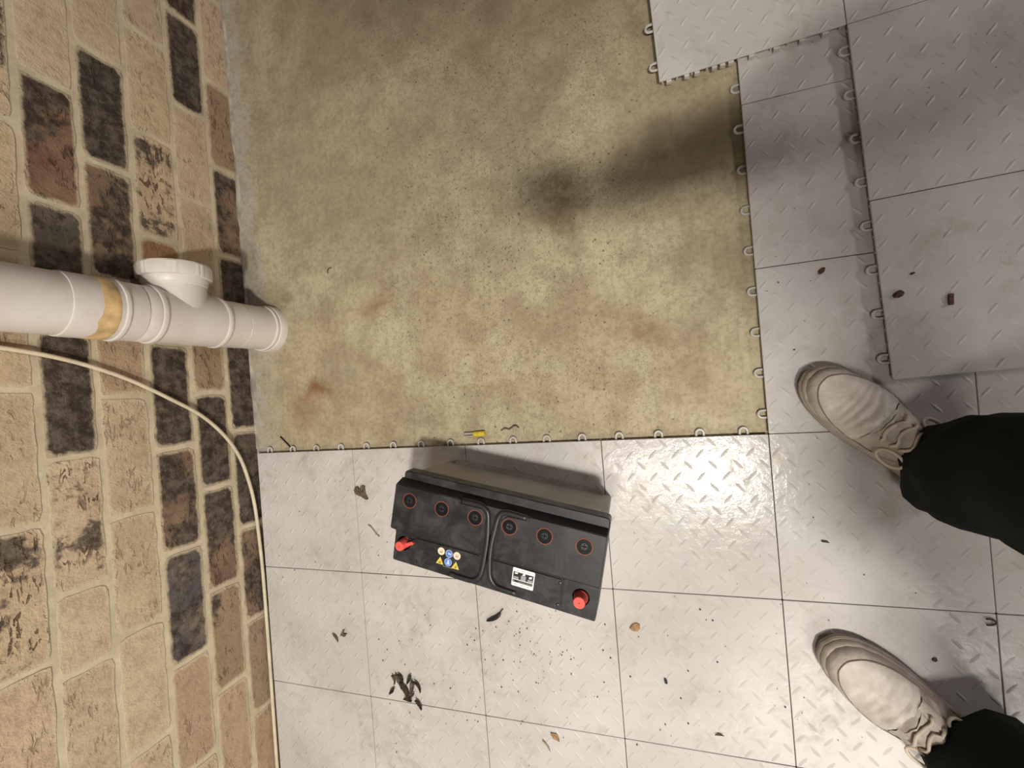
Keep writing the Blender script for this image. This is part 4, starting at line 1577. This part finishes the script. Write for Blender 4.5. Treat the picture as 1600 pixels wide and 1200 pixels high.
# right arm, reaching out to the phone
shR = joint((1.515, -0.120, 1.385), 0.038, upc)
elR = joint((1.405, 0.075, 1.130), 0.043, shR)
wrR = joint((0.205, -0.006, 0.055), (0.029, 0.023), elR, True)
pmR = joint((0.165, -0.004, 0.026), (0.034, 0.017), wrR, True)
for y, e in ((-0.028, -0.004), (-0.010, 0.002), (0.009, 0.0), (0.027, -0.006)):
    a_ = joint((0.147, y, 0.004), 0.0092, pmR, True)
    b_ = joint((0.117 - e, y, -0.014), 0.0086, a_, True)
    joint((0.092 - e * 2, y * 0.95, -0.012), 0.0078, b_, True)
t1 = joint((0.150, -0.034, 0.034), 0.0105, pmR, True)
t2 = joint((0.122, -0.033, 0.028), 0.0095, t1, True)
joint((0.098, -0.022, 0.024), 0.0085, t2, True)
# left arm, bent with the forearm in front
shL = joint((1.515, -0.445, 1.385), 0.038, upc)
elL = joint((1.465, -0.525, 1.165), 0.043, shL)
wrL = joint((1.440, -0.410, 1.030), (0.028, 0.022), elL)
pmL = joint((1.415, -0.352, 1.000), (0.034, 0.020), wrL)
for kx, L in ((-0.030, 0.80), (-0.010, 0.96), (0.010, 1.0), (0.029, 0.88)):
    a_ = joint((1.398 + kx * 0.9, -0.318 + kx * 0.35, 0.988), 0.0092, pmL)
    b_ = joint((1.390 + kx * 0.9, -0.318 + kx * 0.35 + 0.030 * L, 0.972), 0.0086, a_)
    joint((1.389 + kx * 0.9, -0.318 + kx * 0.35 + 0.044 * L, 0.950), 0.0078, b_)
t1 = joint((1.438, -0.338, 0.995), 0.0105, pmL)
t2 = joint((1.450, -0.312, 0.982), 0.0095, t1)
joint((1.448, -0.290, 0.972), 0.0085, t2)


def skinned(name, m, vs, es, rs, root=0, sub=2):
    me = bpy.data.meshes.new(name)
    me.from_pydata(vs, es, [])
    o = bpy.data.objects.new(name, me)
    COL.objects.link(o)
    o.parent = person
    md = o.modifiers.new('skin', 'SKIN')
    md.use_smooth_shade = True
    md.branch_smoothing = 0.6
    if not me.skin_vertices:
        me.attributes  # layer is added with the modifier below
        bm_ = bmesh.new()
        bm_.from_mesh(me)
        bm_.verts.layers.skin.verify()
        bm_.to_mesh(me)
        bm_.free()
    sk = me.skin_vertices[0].data
    for i, r in enumerate(rs):
        sk[i].radius = r
        sk[i].use_root = (i == root)
    sb = o.modifiers.new('smooth', 'SUBSURF')
    sb.levels = sb.render_levels = sub
    me.materials.append(m)
    return o


skinned('body', M['skin'], bmv, bme, bmr)

# ---- jumper: same joints, a little larger
jv, je, jr = [], [], []


def jj(p, r, parent=None):
    jv.append(tuple(Vector(p) - PO))
    jr.append(r if isinstance(r, tuple) else (r, r))
    if parent is not None:
        je.append((parent, len(jv) - 1))
    return len(jv) - 1


WR = Vector((CX, CY, CZ)) + CAM_ROT @ Vector((0.215, -0.006, 0.062))
a0 = jj((1.515, -0.29, 0.97), (0.145, 0.190))
a1 = jj((1.490, -0.29, 1.12), (0.155, 0.175), a0)
a2 = jj((1.505, -0.285, 1.29), (0.135, 0.180), a1)
a3 = jj((1.525, -0.28, 1.405), (0.115, 0.145), a2)
jj((1.508, -0.28, 1.475), 0.080, a3)
b1 = jj((1.520, -0.092, 1.395), 0.112, a3)
b2 = jj((1.407, 0.075, 1.132), 0.060, b1)
jj(WR, 0.040, b2)
c1_ = jj((1.520, -0.468, 1.398), 0.112, a3)
c2_ = jj((1.465, -0.525, 1.167), 0.060, c1_)
jj((1.446, -0.424, 1.040), 0.041, c2_)
skinned('jumper', M['jumper'], jv, je, jr)['label'] = 'charcoal long-sleeved jumper'

# ---- hair, eyes, mouth
mb = MB()
rr = []
for i in range(9):
    t = i / 8
    th_ = math.radians(8 + 92 * t)
    ring = []
    for j in range(28):
        a = 2 * math.pi * j / 28
        back = 0.5 + 0.5 * math.cos(a)
        rad_ = math.sin(th_) * (0.094 + 0.004 * noise.noise(Vector((math.cos(a) * 3, math.sin(a) * 3, t * 4))))
        zz = 1.672 + 0.100 * math.cos(th_) - 0.075 * t * t * back + 0.030 * t * (1 - back)
        ring.append((1.447 + rad_ * math.cos(a) * 1.06, -0.28 + rad_ * math.sin(a) * 0.93, zz))
    rr.append(ring)
mb.rings(rr, True, True, False)
own(mb, 'hair', M['hair'])['label'] = 'short brown hair'
for sg in (1, -1):
    bm = bmesh.new()
    bmesh.ops.create_uvsphere(bm, u_segments=14, v_segments=8, radius=0.0115)
    me = bpy.data.meshes.new('eye')
    bm.to_mesh(me)
    bm.free()
    me.materials.append(M['eye'])
    e = bpy.data.objects.new('eye', me)
    COL.objects.link(e)
    e.parent = person
    e.location = Vector((1.3560, -0.28 + sg * 0.031, 1.634)) - PO
    mb = MB()
    mb.lathe([(0.0058, -0.002), (0.0050, 0.001), (0.0020, 0.0018)], (0, 0, 0), 'Y', 14)
    ir = mb.build('iris', M['iris'], e, True)
    ir.location = (-0.0095, 0, -0.0045)
    ir.rotation_euler = (math.radians(-25), 0, math.radians(90))
mb = MB()
mb.tube(catmull([(1.375, -0.305, 1.556), (1.363, -0.292, 1.558), (1.360, -0.28, 1.557), (1.363, -0.268, 1.558), (1.375, -0.255, 1.556)], 4), 0.0052, 8)
own(mb, 'lips', plain('lips', (0.42, 0.17, 0.14), 0.5, 0.35))

# ---- the phone in the right hand (its lens is where the picture is taken from)
ph = empty('phone', (0, 0, 0))
ph.matrix_world = Matrix.Translation(Vector((CX, CY, CZ)) + CAM_ROT @ Vector((0.055, -0.010, 0.0072))) @ CAM_ROT.to_4x4()
tag(ph, 'dark phone held level in the right hand above the floor', 'phone')
mb = MB()
mb.prism(rounded([(-0.074, -0.036), (0.074, -0.036), (0.074, 0.036), (-0.074, 0.036)], 0.010, 4), -0.0038, 0.0038, 0.0012)
mb.build('phone_body', M['phone'], ph, True, 40)
mb = MB()
mb.prism(rounded([(-0.071, -0.033), (0.071, -0.033), (0.071, 0.033), (-0.071, 0.033)], 0.008, 4), 0.0036, 0.0041)
mb.build('screen', M['glass'], ph)
mb = MB()
for x, y in ((-0.055, 0.010), (-0.055, -0.012), (-0.036, 0.0)):
    mb.lathe([(0.0075, -0.0046), (0.0075, -0.0036)], (x, y, 0), n=20)
mb.build('lens', M['glass'], ph)

for o in list(COL.objects):
    g_ = GROUPS.get(o.name.split('.')[0])
    if g_ and o.parent is None:
        o['group'] = g_
